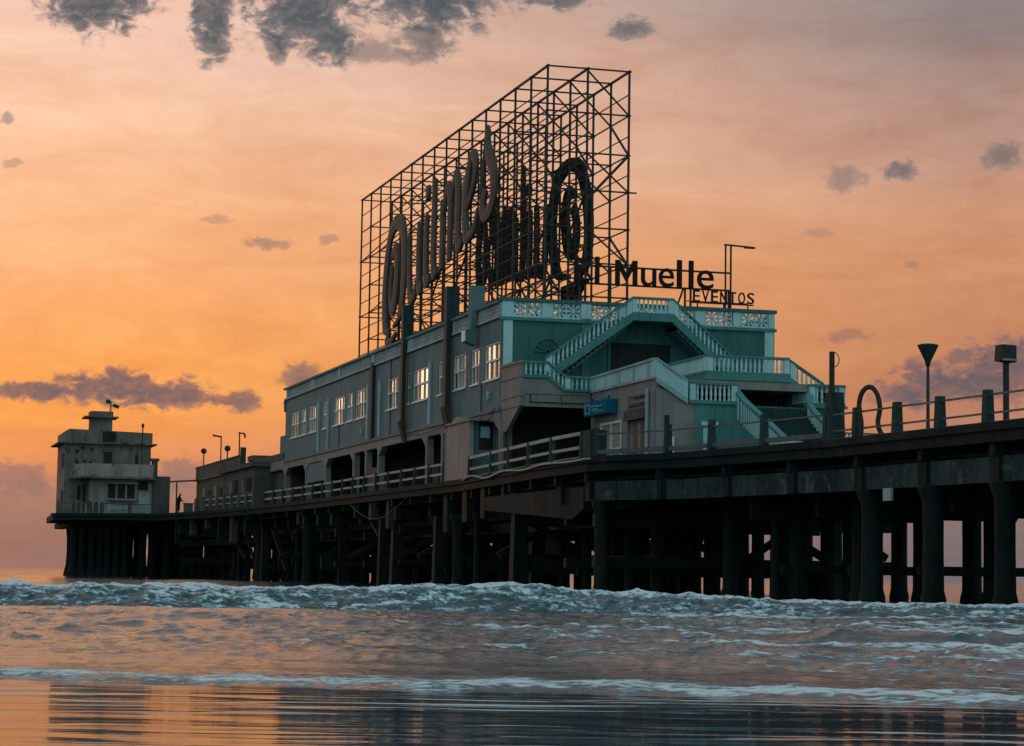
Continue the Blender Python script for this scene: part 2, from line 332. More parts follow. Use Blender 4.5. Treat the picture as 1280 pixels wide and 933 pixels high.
for (x0, y0), (x1, y1) in zip(left[:-2], left[1:-1]):  # kerb lip, proud of the deck edge
    d = Vector((x1 - x0, y1 - y0, 0)).normalized(); nrm = Vector((-d.y, d.x, 0))
    a = Vector((x0, y0, DZ - 0.16)) - d * 0.02; b = Vector((x1, y1, DZ - 0.16)) + d * 0.02
    mb.ext([a + nrm * 0.1, b + nrm * 0.1, b - nrm * 0.15, a - nrm * 0.15], (0, 0, 0.24))
obj('deck_kerb', mb, 'concrete', pier)
# beams along the pier
for off, z0, z1, w, ya, yb in ((0.55, 3.85, 4.6, 0.5, -70, -20), (2.3, 3.6, 4.6, 0.5, -21, 90), (5.2, 3.9, 4.6, 0.45, -70, 90), (9.0, 3.9, 4.6, 0.45, -70, 90)):
    mb = MB()
    ys = [y for y, _ in EDGE if ya <= y <= min(yb, 86)]
    for y0, y1 in zip(ys, ys[1:]):
        a = Vector((ex(y0) + off, y0, (z0 + z1) / 2)); b = Vector((ex(y1) + off, y1 + 0.0, (z0 + z1) / 2))
        mb.bar(a, b, w, z1 - z0)
    obj('longitudinal_beam', mb, 'cbeam_lit' if yb < 0 else 'concrete', pier)
# joist ends under the slab
bents = [-62.4 + 4.25 * i for i in range(35)]
for i, y in enumerate([b + 4.25 * k / 3 for b in bents for k in range(1)]):
    obj('joist', MB().box(ex(y) + 0.12, rx(y), y - 0.16, y + 0.16, 4.62, 4.995), 'concrete', pier)
def pile_prof(r, h):
    k = 0.9 + 0.2 * random.random()
    return [(r * 1.35, 0), (r * 1.3 * k, 1.1), (r * 1.22, 1.45), (r * 1.03, 1.7), (r * (0.97 + .05 * random.random()), 3.0), (r, h - 0.7), (r * 1.05, h - 0.5), (r * 1.5, h - 0.12), (r * 1.5, h)]
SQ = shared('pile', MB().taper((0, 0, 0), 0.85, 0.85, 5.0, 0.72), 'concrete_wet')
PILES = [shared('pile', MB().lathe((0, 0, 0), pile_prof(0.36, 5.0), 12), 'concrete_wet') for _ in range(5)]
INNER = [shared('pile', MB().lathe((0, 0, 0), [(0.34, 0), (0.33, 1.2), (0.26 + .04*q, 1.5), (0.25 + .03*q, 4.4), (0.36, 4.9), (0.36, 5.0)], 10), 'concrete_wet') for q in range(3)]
for me in PILES + INNER:
    for p in me.polygons: p.use_smooth = True
for i, y in enumerate(bents):
    wide = y > -23
    offs = ([0.62, 4.3, 7.0] if y < -40 else [0.62, 3.1, 5.2, 7.2]) if not wide else [0.62, 3.9, 7.1, 10.3, 13.1]
    for k, off in enumerate(offs):
        jx, jy = random.uniform(-.1, .1), random.uniform(-.12, .12)
        s = random.uniform(0.85, 1.08) * (1.0 if k == 0 else 0.95)
        inw = 0.0
        if k == 0 and y > -34:
            u = random.random()
            if u < 0.34: continue
            if u < 0.72: inw = random.uniform(0.5, 2.2)
            jy *= 8; s = random.uniform(0.5, 1.0)
        if wide and k: jx *= 5; jy *= 7; s = random.uniform(0.8, 1.15)
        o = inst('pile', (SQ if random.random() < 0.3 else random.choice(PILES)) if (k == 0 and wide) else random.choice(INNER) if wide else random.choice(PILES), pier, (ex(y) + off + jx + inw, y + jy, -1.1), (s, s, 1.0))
        if (not wide and k == 1 and i in (7, 5)) or (wide and k and random.random() < 0.05): o.data = o.data.copy(); o.data.materials[0] = M['cwarm']
    x0, x1 = ex(y) + (0.2 if y < -18 else random.choice([0.3, 1.2, 2.0])), (ex(y) + offs[-1] + 0.5)
    obj('cross_beam', MB().box(x0, x1, y - 0.3, y + 0.3, 3.86, 4.615), 'concrete', pier)
    if not wide and y < -26 and not (y < -42):
        obj('cross_wall', MB().box(ex(y) + 1.2, x1, y - 0.14, y + 0.14, 3.05, 3.855), 'concrete_wet', pier)
    if not wide and -37 < y < -26: obj('tie_beam', MB().box(x0 + 2.2, x1, y - 0.15, y + 0.15, 1.1, 1.4), 'concrete_wet', pier)
    if wide:  # lower tie and bracing between the piles
        obj('tie_beam', MB().box(x0 + 0.3, x1, y - 0.2, y + 0.2, 1.2 + random.uniform(-.35, .2), 1.85 + random.uniform(-.3, .2)), 'concrete_wet', pier)
        if random.random() < 0.85:
            z0, z1 = random.choice([(3.0, 3.5), (2.85, 3.4), (3.1, 3.6)])
            obj('tie_beam', MB().box(x0 + 0.3, x1, y - 0.18, y + 0.18, z0, z1), 'concrete_wet', pier)
        if random.random() < 0.5: obj('corbel', MB().box(ex(y) + 0.22, ex(y) + 0.7, y + 1.2, y + 1.2 + random.uniform(.4, 1.0), random.uniform(2.9, 4.2), 4.99), random.choice(['concrete', 'concrete_wet', 'cwarm']), pier)
        if random.random() < 0.45: strut('brace', pier, (ex(y) + 1.2, y, random.uniform(0.2, 2)), (ex(y + 4.2) + 1.0, y + random.uniform(1.5, 4.2), 3.9), random.uniform(.14, .28), 'concrete_wet')
        for (a, b) in zip(offs, offs[1:]):
            t = random.random()
            if t < 0.45:
                za, zb = (1.8, 3.6) if random.random() < 0.5 else (3.6, 1.8)
                strut('brace', pier, (ex(y) + a, y, za), (ex(y) + b, y, zb), 0.3, 'concrete_wet')
# lengthwise ties low down, and panels added between some piles to darken the underside
for off, z0, z1 in ((2.4, 2.95, 3.45), (3.9, 1.35, 1.8), (10.3, 1.0, 1.5)):
    mb = MB(); ys = [b for b in bents if -20 < b < 88]
    for y0, y1 in zip(ys, ys[1:]): mb.bar((ex(y0) + off, y0, (z0+z1)/2), (ex(y1) + off, y1, (z0+z1)/2), 0.3, z1 - z0)
    obj('longitudinal_tie', mb, 'concrete_wet', pier)
for i, y in enumerate(bents[:-1]):
    if y > -20 and y < 84:
        for off in (3.9, 7.1, 10.3, 13.1):
            if random.random() < 0.34:
                z0, z1 = random.choice([(1.9, 3.9), (2.9, 3.9), (2.4, 3.9), (0.2, 1.5), (0.3, 1.1), (1.0, 2.6)])
                a = random.uniform(0, 1.4)
                obj('dark_fill_panel', MB().box(ex(y) + off - 0.08, ex(y) + off + 0.08, y + a, y + 4.25, z0, z1), 'concrete_wet', pier)
# corroded edge panel under the porch, hanging steel stub near the shore
obj('edge_panel', MB().ext([(ex(-10) + 0.2, -3, 3.9), (ex(-10) + 0.2, -17, 3.2), (ex(-10) + 0.2, -18.5, 3.6), (ex(-10) + 0.2, -18.5, 4.5), (ex(-10) + 0.2, -3, 4.5)], (0.09, 0, 0)), 'concrete', pier)
obj('bracket', MB().ext([(2.9, -44.6, 3.0), (2.9, -45.6, 3.0), (2.9, -45.5, 2.75), (2.9, -44.6, 2.1)], (0.25, 0, 0)), 'concrete_wet', pier)
obj('white_patch', MB().ext([(ex(-38.85) + 0.1, -39.35, 3.45), (ex(-38.85) + 0.1, -38.8, 3.45), (ex(-38.85) + 0.1, -38.8, 3.85), (ex(-38.85) + 0.1, -39.35, 3.85)], (0.1, 0, 0)), 'relief', pier)
# round end of the pier under the tower: flared piles set close together
FL = [shared('flared_pile', MB().lathe((0, 0, 0), [(0.62, 0), (0.6, 1.2), (0.52, 1.6), (0.36, 2.3), (0.3, 3.4), (0.32, 4.6), (0.42, 5.5), (0.62, 6.1), (0.66, 6.15)], 10), 'concrete_wet')]
for me in FL:
    for p in me.polygons: p.use_smooth = True
for k in range(20):
    if k in (7, 10, 12): continue
    inst('flared_pile', FL[0], pier, (-11.75 + 0.72 * k + random.uniform(-.06, .06), 94.6 - 0.9 * math.sin(k / 19 * math.pi), -1.1))
for k in range(8):
    inst('flared_pile', FL[0], pier, (-11.3 + 1.75 * k + random.uniform(-.15, .15), 97.2, -1.1))
for k in range(9):
    inst('flared_pile', FL[0], pier, (-11.8 + 0.5 * k, 98.0 + 1.5 * k, -1.1))
for k in range(8):
    inst('flared_pile', FL[0], pier, (0.8 + 1.5 * k, 100, -1.1)); inst('flared_pile', FL[0], pier, (-8 + 2.4 * k, 107, -1.1))
obj('end_beam', MB().box(-12.1, 12, 93.6, 95.4, 4.6, 4.995).box(-12.2, -11.4, 96.4, 111, 4.5, 4.99), 'concrete', pier)
obj('end_infill', MB().box(-11.2, -7.4, 96.0, 96.3, 0.2, 4.4), 'concrete_wet', pier); obj('end_infill', MB().box(-4.5, 0, 99, 99.3, 1.0, 4.4), 'concrete_wet', pier)

# ------------------------------------------------------------------ pier building
bld = thing('pier_building', 'two storey teal and grey events hall with double outside staircase on the pier', 'building', (7, 15, DZ))
# upper left facade, built round its windows.  (y_near, y_far, lights)
WIN = [(56.35,53.19,4),(52.58,50.45,3),(49.56,46.64,4),(44.53,43.15,2),(40.85,37.47,4),(36.71,34.72,3),(33.99,30.97,4),(25.09,22.25,4),(19.95,19.2,1),(18.4,14.99,3),(12.58,11.8,1),(9.4,6.87,3),(5.73,4.22,2),(3.13,0.35,3)]
WIN = [(b, a, n) for a, b, n in WIN]; WIN.sort()
ZB, ZT = 10.45, 12.25
FY = 58.6
mb = MB().box(0, 0.3, 0.302, FY, 8.98, ZB).box(0, 0.3, 0.302, FY, ZT, 13.3)
y = 0.302
for (a, b, n) in WIN:
    if a > y + 0.02: mb.box(0, 0.3, y, a, ZB, ZT)
    y = b
mb.box(0, 0.3, y, FY, ZB, ZT)
obj('facade_wall', mb, 'facade', bld)
for (a, b, n) in WIN:
    fr = MB(); t = 0.08; zm = (ZB + ZT) / 2 + 0.05
    for (y0, y1, z0, z1) in ((a, a + t, ZB, ZT), (b - t, b, ZB, ZT), (a + t, b - t, ZB, ZB + t), (a + t, b - t, ZT - t, ZT), (a + t, b - t, zm - .05, zm + .05)):
        fr.box(0.04, 0.16, y0, y1, z0, z1)
    for k in range(1, n):
        yy = a + (b - a) * k / n
        fr.box(0.05, 0.14, yy - .035, yy + .035, ZB + t, zm - .05).box(0.05, 0.14, yy - .035, yy + .035, zm + .05, ZT - t)
    f = obj('window', fr, 'white', bld)
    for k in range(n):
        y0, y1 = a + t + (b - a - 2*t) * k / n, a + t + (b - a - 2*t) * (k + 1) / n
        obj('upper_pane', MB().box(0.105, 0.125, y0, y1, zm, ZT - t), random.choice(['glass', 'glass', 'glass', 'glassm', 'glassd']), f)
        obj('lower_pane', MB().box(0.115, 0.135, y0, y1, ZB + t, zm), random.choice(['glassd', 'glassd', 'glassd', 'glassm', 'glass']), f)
    obj('sill', MB().box(-0.08, 0.035, a - 0.06, b + 0.06, ZB - 0.07, ZB + 0.012), 'white', f)
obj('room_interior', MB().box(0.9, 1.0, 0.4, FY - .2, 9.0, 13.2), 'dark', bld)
for yy in (45.8, 42.5, 30.2, 26.9, 14.3):
    obj('pilaster', MB().box(-0.10, -0.002, yy - 0.24, yy + 0.24, 9.0, ZT + 0.15), 'relief', bld)
for yy in (34.3,):
    obj('downpipe', MB().box(-0.22, -0.002, 28.3, 29.0, 8.99, 13.55), 'darkmetal', bld)
obj('drip_ledge', MB().box(-0.14, 0.3, 0.0, FY, 8.80, 8.975), 'facade', bld)
# ground floor band with chamfered openings
cols = [0.0, 7.3, 11.4, 14.9, 27.0, 30.5, 34.1, 43.2, 50.0, 58.0, 66.0, 74.0]
ZG = 8.35
mb = MB().box(-0.05, 0.32, 0.0, 58.3, ZG, 8.797).box(-0.05, 0.32, 58.3, 74.3, ZG, 9.05)
for c0, c1 in zip(cols, cols[1:]):
    ch = 0.9 if c1 - c0 > 6 else 0.25
    for cy, s in ((c0 + 0.2, 1), (c1 - 0.2, -1)):
        mb.ext([(-0.05, cy, ZG), (-0.05, cy + s * ch, ZG), (-0.05, cy, ZG - ch * 0.55)], (0.37, 0, 0))
obj('arcade_beam', mb, 'pink', bld)
for c in cols: obj('column', MB().box(-0.04, 0.34, c - 0.2, c + 0.2, DZ, ZG), 'pink', bld)
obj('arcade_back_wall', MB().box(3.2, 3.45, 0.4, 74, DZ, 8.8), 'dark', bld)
obj('arcade_panel', MB().box(0.0, 0.2, 43.4, 49.8, 7.0, ZG - 0.05), 'facade', bld)
obj('arcade_panel', MB().box(0.0, 0.2, 27.2, 30.3, DZ, 7.2), 'shed', bld)
for yy, h in ((36, 1.1), (39, 1.9), (20, 1.3), (22.5, 1.8), (53, 1.6), (62, 1.2)):  # things stored under the arcade are part of its wall: shutters and counters
    obj('counter', MB().box(2.6, 3.19, yy, yy + 2.2, DZ, DZ + h), 'shed', bld)
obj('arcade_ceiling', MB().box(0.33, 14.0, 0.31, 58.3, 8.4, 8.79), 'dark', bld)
# main walls and roof
obj('front_wall', MB().box(0, 14.2, 0, 0.3, 8.9, 13.3), 'teal_dark', bld)
obj('lower_front_wall', MB().box(0.5, 14.2, 0.05, 0.35, DZ, 8.89), 'dark', bld)
obj('right_wall', MB().box(13.9, 14.2, 0.302, FY, DZ, 13.3), 'teal', bld)
obj('rear_wall', MB().box(0.302, 13.9, FY - 0.3, FY - 0.002, 8.8, 13.3), 'facade', bld)
obj('roof', MB().box(-0.0, 14.2, 0.0, FY, 13.302, 13.36), 'roof', bld)
obj('pilaster', MB().box(0.06, 0.52, -0.07, -0.002, 10.99, 13.23), 'teal_pale', bld)
obj('pilaster', MB().box(13.66, 14.13, -0.07, -0.002, 10.3, 13.35), 'teal_pale', bld)
obj('front_cornice', MB().box(-0.08, 14.28, -0.12, 0.0, 13.24, 13.40), 'teal', bld)
# fan shaped relief on the front wall beside the stair
mb = MB()
for k in range(7):
    t = math.pi * k / 6; mb.bar((2.3, -0.05, 11.75), (2.3 + 0.62 * math.cos(t), -0.05, 11.75 + 0.62 * math.sin(t)), 0.07, 0.06)
arc = [(2.3 + 0.66 * math.cos(math.pi*k/12), -0.05, 11.75 + 0.66 * math.sin(math.pi*k/12)) for k in range(13)]
mb.tube(arc, 0.05, 6); obj('fanlight', mb, 'teal_dark', bld)
# parapets with pierced rosettes
def rosette_mesh(m, w, h, d, axis):
    mb = MB(); n = 8
    def P(a, b, c): return (a, c, b) if axis == 'x' else (c, a, b)
    def ring(a0, a1, b0, b1):
        mb.box(*sorted((a0, a1)), -d/2, d/2, b0, b1) if axis == 'x' else mb.box(-d/2, d/2, *sorted((a0, a1)), b0, b1)
    for k in range(n):
        t = math.pi * 2 * k / n; L = 0.5 if k % 2 == 0 else 0.62
        c, s = math.cos(t), math.sin(t)
        p0_, p1_ = 0.08, L
        ctr = [(p0_, 0), ((p0_ + p1_) * 0.62, 0.105), (p1_, 0.045), (p1_, -0.045), ((p0_ + p1_) * 0.62, -0.105)]
        poly = []
        for (u, v) in ctr:
            a, b = (u * c - v * s) * w, (u * s + v * c) * h
            a = max(-w/2, min(w/2, a)); b = max(-h/2, min(h/2, b))
            poly.append(P(a, b + h/2, -d/2 * 0.8))
        mb.ext(poly, P(0, 0, d * 0.8))
    e = 0.035
    ring(-w/2, -w/2 + e, 0, h); ring(w/2 - e, w/2, 0, h); ring(-w/2 + e, w/2 - e, 0, e); ring(-w/2 + e, w/2 - e, h - e, h)
    ring(-0.09, 0.09, h/2 - 0.09, h/2 + 0.09)
    return shared('rosette', mb, m)
rosx = rosette_mesh('teal_pale', 0.70, 0.70, 0.13, 'x'); rosy = rosette_mesh('relief', 0.70, 0.62, 0.12, 'y')
pz = 13.41
fp = obj('front_parapet', MB().box(0.0, 0.56, -0.04, 0.2, 13.402, 14.17).box(0.561, 14.2, 0.0, 0.16, 13.402, 13.46).box(2.02, 2.55, -0.02, 0.2, 13.462, 14.17).box(4.0, 4.5, -0.1, 0.22, 13.462, 14.17)
         .box(5.95, 6.5, -0.02, 0.2, 13.462, 14.17).box(7.95, 8.5, -0.02, 0.2, 13.462, 14.17).box(9.95, 10.5, -0.02, 0.2, 13.462, 14.17).box(11.98, 12.45, -0.02, 0.2, 13.462, 14.17).box(13.88, 14.2, -0.04, 0.2, 13.462, 14.17), 'teal_pale', bld)
for xs in (0.92, 1.64, 2.92, 3.62, 4.87, 5.57, 6.87, 7.57, 8.87, 9.57, 10.87, 11.57, 12.82, 13.52):
    inst('rosette', rosx, fp, (xs, 0.08, 13.464))
obj('coping', MB().box(-0.1, 14.3, -0.1, 0.28, 14.172, 14.34), 'teal_dark', fp)
lp = MB().box(-0.14, 0.16, 0.29, FY, 13.36, 13.47)
rb = [0.6 + 0.72 * i for i in range(80)]
sol = [(c - 0.05) for c in (9.2, 19.2, 28.7, 38.9, 48.0, 57.9)]
ys_ = []
yy = 0.55
while yy < FY - 0.5:
    if any(abs(yy - s) < 0.62 for s in sol): lp.box(-0.1, 0.12, yy - 0.36, yy + 0.36, 13.472, 14.1)
    else: ys_.append(yy)
    yy += 0.722
pl = obj('side_parapet', lp, 'relief', bld)
for yy in ys_: inst('rosette', rosy, pl, (0.0, yy, 13.474))
obj('coping', MB().box(-0.2, 0.22, 0.29, FY + 0.1, 14.102, 14.24), 'facade', pl)
obj('parapet_backing', MB().box(0.125, 0.15, 0.3, FY, 13.472, 14.1), 'shed', pl)
obj('rear_parapet', MB().box(0.2, 14.2, FY - 0.2, FY, 13.362, 14.1).box(14.0, 14.2, 0.3, FY - 0.21, 13.362, 14.1), 'teal_dark', bld)
obj('end_eave', MB().ext([(-0.12, FY, 13.36), (-0.12, FY + 0.35, 13.3), (-0.12, FY + 0.02, 12.5), (-0.12, FY, 12.5)], (2.0, 0, 0)), 'facade', bld)
# tall brackets that carry the sign frame down the side wall
for (ya, yb, zt, zb, xo) in ((19.6, 20.1, 16.1, 8.6, -0.38), (9.3, 9.9, 15.95, 8.7, -0.44)):
    c = obj('support_column', MB().box(xo, -0.145, ya, yb, zb + 0.9, zt).box(-0.145, 0.25, ya, yb, 14.25, zt), 'darkmetal', bld)
    obj('column_bracket', MB().ext([(xo - 0.1, ya - 0.1, zb + 0.9), (-0.15, ya - 0.1, zb + 0.9), (-0.15, ya - 0.1, zb - 0.35), (xo + 0.12, ya - 0.1, zb)], (0, yb - ya + 0.2, 0)), 'cwarm', c)
c = obj('support_column', MB().box(-0.45, -0.205, 4.2, 4.75, 13.1, 15.4).box(-0.205, 0.25, 4.2, 4.75, 14.25, 15.4), 'facade', bld)
obj('column_bracket', MB().ext([(-0.75, 4.1, 13.15), (-0.2, 4.1, 13.15), (-0.2, 4.1, 12.35), (-0.75, 4.1, 12.55)], (0, 0.75, 0)), 'facade', c)
obj('column_face', MB().box(-0.78, -0.752, 4.12, 4.82, 12.56, 13.1), 'white', c)

for (ya, yb, z, sag) in ((9.2, 0.4, 8.95, 0.35), (19.4, 9.9, 8.75, 0.22), (6.5, 0.6, 8.7, 0.5)):
    obj('cable', MB().tube([(-0.2, ya + (yb - ya) * k / 12, z - sag * math.sin(math.pi * k / 12) - 0.02 * (k % 3)) for k in range(13)], 0.022, 5), 'steel', bld)
for (yy, z0, z1) in ((24.0, 9.0, 13.3), (3.6, 9.0, 10.4), (38.9, 8.98, 10.4)): obj('conduit', MB().box(-0.05, -0.002, yy, yy + 0.06, z0, z1), 'darkmetal', bld)
for (yy, z) in ((21.2, 9.5), (31.6, 9.4), (1.9, 9.5)): obj('junction_box', MB().box(-0.14, -0.002, yy, yy + 0.3, z, z + 0.4), 'relief', bld)
# ---- balustrades
def bal_mesh(m):
    return shared('baluster', MB().lathe((0, 0, 0), [(0.058, 0), (0.058, 0.1), (0.04, 0.16), (0.066, 0.4), (0.045, 0.75), (0.04, 0.86), (0.056, 0.92), (0.056, 1.0)], 8), m)
BALM = {k: bal_mesh(k) for k in ('teal_pale',)}
def balustrade(p0, p1, zr0, zr1, zb0, zb1, under=0.0, m='teal_pale', mt='teal', pitch=0.21, thick=0.16, solid=False, newels=(True, True), parent=None, n_div=0):
    """run between plan points p0,p1: handrail top zr, base top zb, and a stringer of depth `under` below the base"""
    a = Vector((p0[0], p0[1], 0)); b = Vector((p1[0], p1[1], 0)); d = b - a; L = d.length; d.normalize(); nrm = Vector((-d.y, d.x, 0))
    def Q(t, z, o): v = a + d * (L * t) + nrm * o; return (v.x, v.y, z)
    def slab(t0, t1, za0, za1, zc0, zc1, th, mbx):
        poly = [Q(t0, za0, -th/2), Q(t1, za1, -th/2), Q(t1, zc1, -th/2), Q(t0, zc0, -th/2)]; mbx.ext(poly, nrm * th)
    lerp = lambda u, v, t: u + (v - u) * t
    bs = MB(); slab(0, 1, zb0 - 0.12 - under, zb1 - 0.12 - under, zb0, zb1, thick * 1.15, bs)
    o = obj('balustrade', bs, mt, parent or bld)
    hr = MB(); slab(0, 1, zr0 - 0.11, zr1 - 0.11, zr0, zr1, thick * 1.5, hr); obj('handrail', hr, mt, o)
    nw = 0.26 / L if L > 1.2 else 0.0
    for t, on in ((0, newels[0]), (1, newels[1])):
        if on and nw:
            t0, t1 = (0, nw) if t == 0 else (1 - nw, 1)
            q = MB(); slab(t0, t1, lerp(zb0, zb1, t0), lerp(zb0, zb1, t1), lerp(zr0, zr1, t0) - .112, lerp(zr0, zr1, t1) - .112, thick * 1.12, q); obj('newel', q, m, o)
    if solid:
        q = MB(); slab(nw, 1 - nw, lerp(zb0, zb1, nw), lerp(zb0, zb1, 1 - nw), lerp(zr0, zr1, nw) - .112, lerp(zr0, zr1, 1 - nw) - .112, thick * 0.6, q)
        po = obj('infill_panel', q, m, o)
        nd = max(2, int(L / 0.19))
        for k in range(1, nd):
            t = nw + (1 - 2 * nw) * k / nd; wdt = 0.045 / L
            big = n_div and k % max(1, nd // n_div) == 0
            q2 = MB(); slab(t - wdt * (3 if big else 1), t + wdt * (3 if big else 1), lerp(zb0, zb1, t) + .01, lerp(zb0, zb1, t) + .01, lerp(zr0, zr1, t) - .16, lerp(zr0, zr1, t) - .16, thick * (1.1 if big else 0.8), q2)
            obj('panel_rib', q2, mt if big else m, o)
        return o
    t0 = nw if newels[0] else 0.0; t1 = 1 - nw if newels[1] else 1.0
    n = max(2, int(L * (t1 - t0) / pitch))
    for k in range(n):
        t = lerp(t0, t1, (k + 0.5) / n); zb, zr = lerp(zb0, zb1, t) - 0.02, lerp(zr0, zr1, t) - 0.1
        inst('baluster', BALM['teal_pale'], o, Q(t, zb, 0), (1.0, 1.0, zr - zb))
    return o
# upper double flight to the roof
YF = -1.75; XC = 7.1
balustrade((XC - 1.05, YF), (XC + 1.05, YF), 14.46, 14.46, 13.70, 13.70, 0.28)
balustrade((1.75, YF), (XC - 1.06, YF), 11.37, 14.43, 10.62, 13.68, 0.34)
balustrade((XC + 1.06, YF), (12.1, YF), 14.45, 11.05, 13.70, 10.30, 0.34)
obj('stair_landing', MB().box(XC - 1.3, XC + 1.3, YF + 0.1, -0.13, 13.28, 13.5), 'teal_dark', bld)
def flight(xa, za, xb, zb, y0, y1, n, name='stair_flight'):
    mb = MB(); dx = (xb - xa) / n; dz = (zb - za) / n
    for k in range(n): mb.box(xa + dx * k, xa + dx * (k + 1), y0, y1, za + dz * k - 0.32, za + dz * (k + 1))
    mb.ext([(xa, y0, za - 0.33), (xb, y0, zb - 0.33), (xb, y0, zb - 0.55), (xa, y0, za - 0.55)], (0, y1 - y0, 0))
    return obj(name, mb, 'teal_dark', bld)
flight(1.9, 10.4, XC - 1.3, 13.45, YF + 0.12, -0.13, 17)
flight(12.0, 10.2, XC + 1.3, 13.45, YF + 0.12, -0.13, 17)
# dark doorway behind the flights
obj('doorway', MB().box(5.55, 8.65, -0.02, -0.003, 9.75, 12.35), 'dark', bld)
obj('door_frame', MB().box(5.4, 5.545, -0.06, -0.003, 9.75, 12.5).box(8.655, 8.8, -0.06, -0.003, 9.75, 12.5).box(5.546, 8.654, -0.06, -0.003, 12.36, 12.5), 'teal_dark', bld)
obj('pilaster', MB().box(4.05, 4.5, -0.06, -0.002, 9.8, 13.22), 'teal', bld)
# first floor terrace along the front
obj('terrace_slab', MB().box(0.06, 14.2, -3.2, -0.002, 9.3, 9.68), 'teal_dark', bld)
obj('terrace_block', MB().box(0.05, 2.1, -3.18, -0.004, 9.69, 10.25), 'pink', bld)
lw = obj('terrace_side_wall', MB().box(0.0, 0.16, -3.3, -0.005, 10.32, 10.86).box(-0.04, 0.2, -3.34, -0.005, 10.2, 10.318).box(0.0, 0.2, -3.3, -0.005, 9.42, 10.198).box(-0.05, 0.25, -3.36, -0.005, 9.3, 9.418), 'pink', bld)
obj('handrail', MB().box(-0.06, 0.22, -3.38, -0.005, 10.862, 10.98), 'pink', lw)
balustrade((0.16, -3.3), (1.35, -3.3), 10.97, 10.97, 10.34, 10.34, 0.05, newels=(True, False))
balustrade((1.35, -3.3), (2.2, -3.3), 10.97, 10.33, 10.34, 9.70, 0.05, newels=(False, False))
balustrade((2.2, -3.3), (3.62, -3.3), 10.33, 10.31, 9.70, 9.70, 0.0, newels=(True, False))
obj('terrace_fascia', MB().ext([(0.21, -3.3, 9.42), (3.5, -3.3, 9.42), (3.5, -3.3, 9.575), (2.25, -3.3, 9.575), (1.4, -3.3, 10.14), (0.21, -3.3, 10.14)], (0, 0.22, 0)), 'pink', bld)
obj('porch_lintel', MB().box(0.26, 3.5, -3.26, -3.0, 8.82, 9.40), 'pink', bld)
obj('lintel_seam', MB().box(0.5, 2.0, -3.30, -3.262, 9.0, 9.05).box(2.08, 3.5, -3.30, -3.262, 9.0, 9.05).box(0.5, 0.55, -3.30, -3.262, 9.06, 9.38).box(2.04, 2.07, -3.30, -3.262, 8.9, 9.38), 'dark', bld)
obj('porch_bracket', MB().ext([(0.02, -3.2, 8.82), (0.02, -0.05, 8.82), (0.02, -0.05, 7.75), (0.02, -0.9, 7.75)], (0.2, 0, 0)).box(-0.02, 0.24, -3.3, -0.05, 8.823, 9.29), 'pink', bld)
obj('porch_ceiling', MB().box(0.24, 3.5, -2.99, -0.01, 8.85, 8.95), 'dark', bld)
obj('porch_pier', MB().box(0.0, 0.5, -0.35, 0.04, DZ, 8.34), 'pink', bld)
obj('downpipe', MB().tube([(0.12, -0.55, DZ), (0.12, -0.55, 8.6), (0.12, -0.75, 8.78), (0.12, -3.3, 8.86)], 0.07, 8), 'darkmetal', bld)
# forward block: left side wall, its rail and features
XB, YB = 3.55, -12.4
obj('block_side_wall', MB().box(XB, XB + 0.3, YB + 0.3, -3.2, DZ, 9.2), 'pink', bld)
obj('block_floor', MB().box(XB, 12.5, YB, -3.25, 9.205, 9.55), 'pink', bld)
balustrade((XB, -3.35), (XB, YB), 10.31, 10.45, 9.66, 9.66, 0.0, solid=True, n_div=4, mt='relief')
obj('block_front_wall', MB().box(XB, 5.33, YB, YB + 0.3, DZ, 8.6).ext([(XB, YB, 8.602), (5.33, YB, 8.602), (5.33, YB, 8.62), (XB, YB, 9.2)], (0, 0.3, 0)), 'pink', bld)
balustrade((XB, YB - 0.02), (5.0, YB - 0.02), 10.45, 9.53, 9.60, 8.70, 0.12, solid=True, mt='relief')
def opening(name, m, x0, x1, y0, y1, z0, z1): return obj(name, MB().box(x0, x1, y0, y1, z0, z1), m, bld)
opening('slot_window', 'dark', 3.95, 4.18, YB - 0.02, YB - 0.003, 7.35, 7.95)
opening('service_box', 'white', 4.0, 4.35, YB - 0.2, YB - 0.003, DZ, 7.0)
# windows and shutter on the side wall
def side_window(y0, y1, z0, z1, nm, n=2):
    fr = MB(); t = 0.12
    for (a, b, c, d) in ((y0, y0 + t, z0, z1), (y1 - t, y1, z0, z1), (y0 + t, y1 - t, z0, z0 + t), (y0 + t, y1 - t, z1 - t, z1)): fr.box(XB - 0.09, XB - 0.003, a, b, c, d)
    for k in range(1, n): yy = y0 + (y1 - y0) * k / n; fr.box(XB - 0.08, XB - 0.003, yy - .06, yy + .06, z0 + t, z1 - t)
    zm = z0 + (z1 - z0) * 0.42; fr.box(XB - 0.075, XB - 0.003, y0 + t, y1 - t, zm - .1, zm + .1)
    f = obj(nm, fr, 'white', bld)
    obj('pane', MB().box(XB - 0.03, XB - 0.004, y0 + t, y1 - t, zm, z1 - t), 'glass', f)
    obj('lower_panel', MB().box(XB - 0.04, XB - 0.004, y0 + t, y1 - t, z0 + t, zm), 'pinkl', f)
side_window(-7.95, -4.9, 5.7, 8.0, 'window')
obj('pilaster', MB().box(XB - 0.14, XB - 0.003, -9.0, -8.25, DZ, 9.0), 'pink', bld)
obj('pilaster', MB().box(XB - 0.2, XB - 0.003, -12.35, -11.9, DZ, 9.1), 'pink', bld)
obj('drainpipe', MB().tube([(XB - 0.3, -12.1, DZ), (XB - 0.3, -12.1, 9.1)], 0.09), 'relief', bld)
d = obj('door', MB().box(XB - 0.06, XB - 0.003, -11.4, -9.6, DZ, 7.75), 'wood', bld)
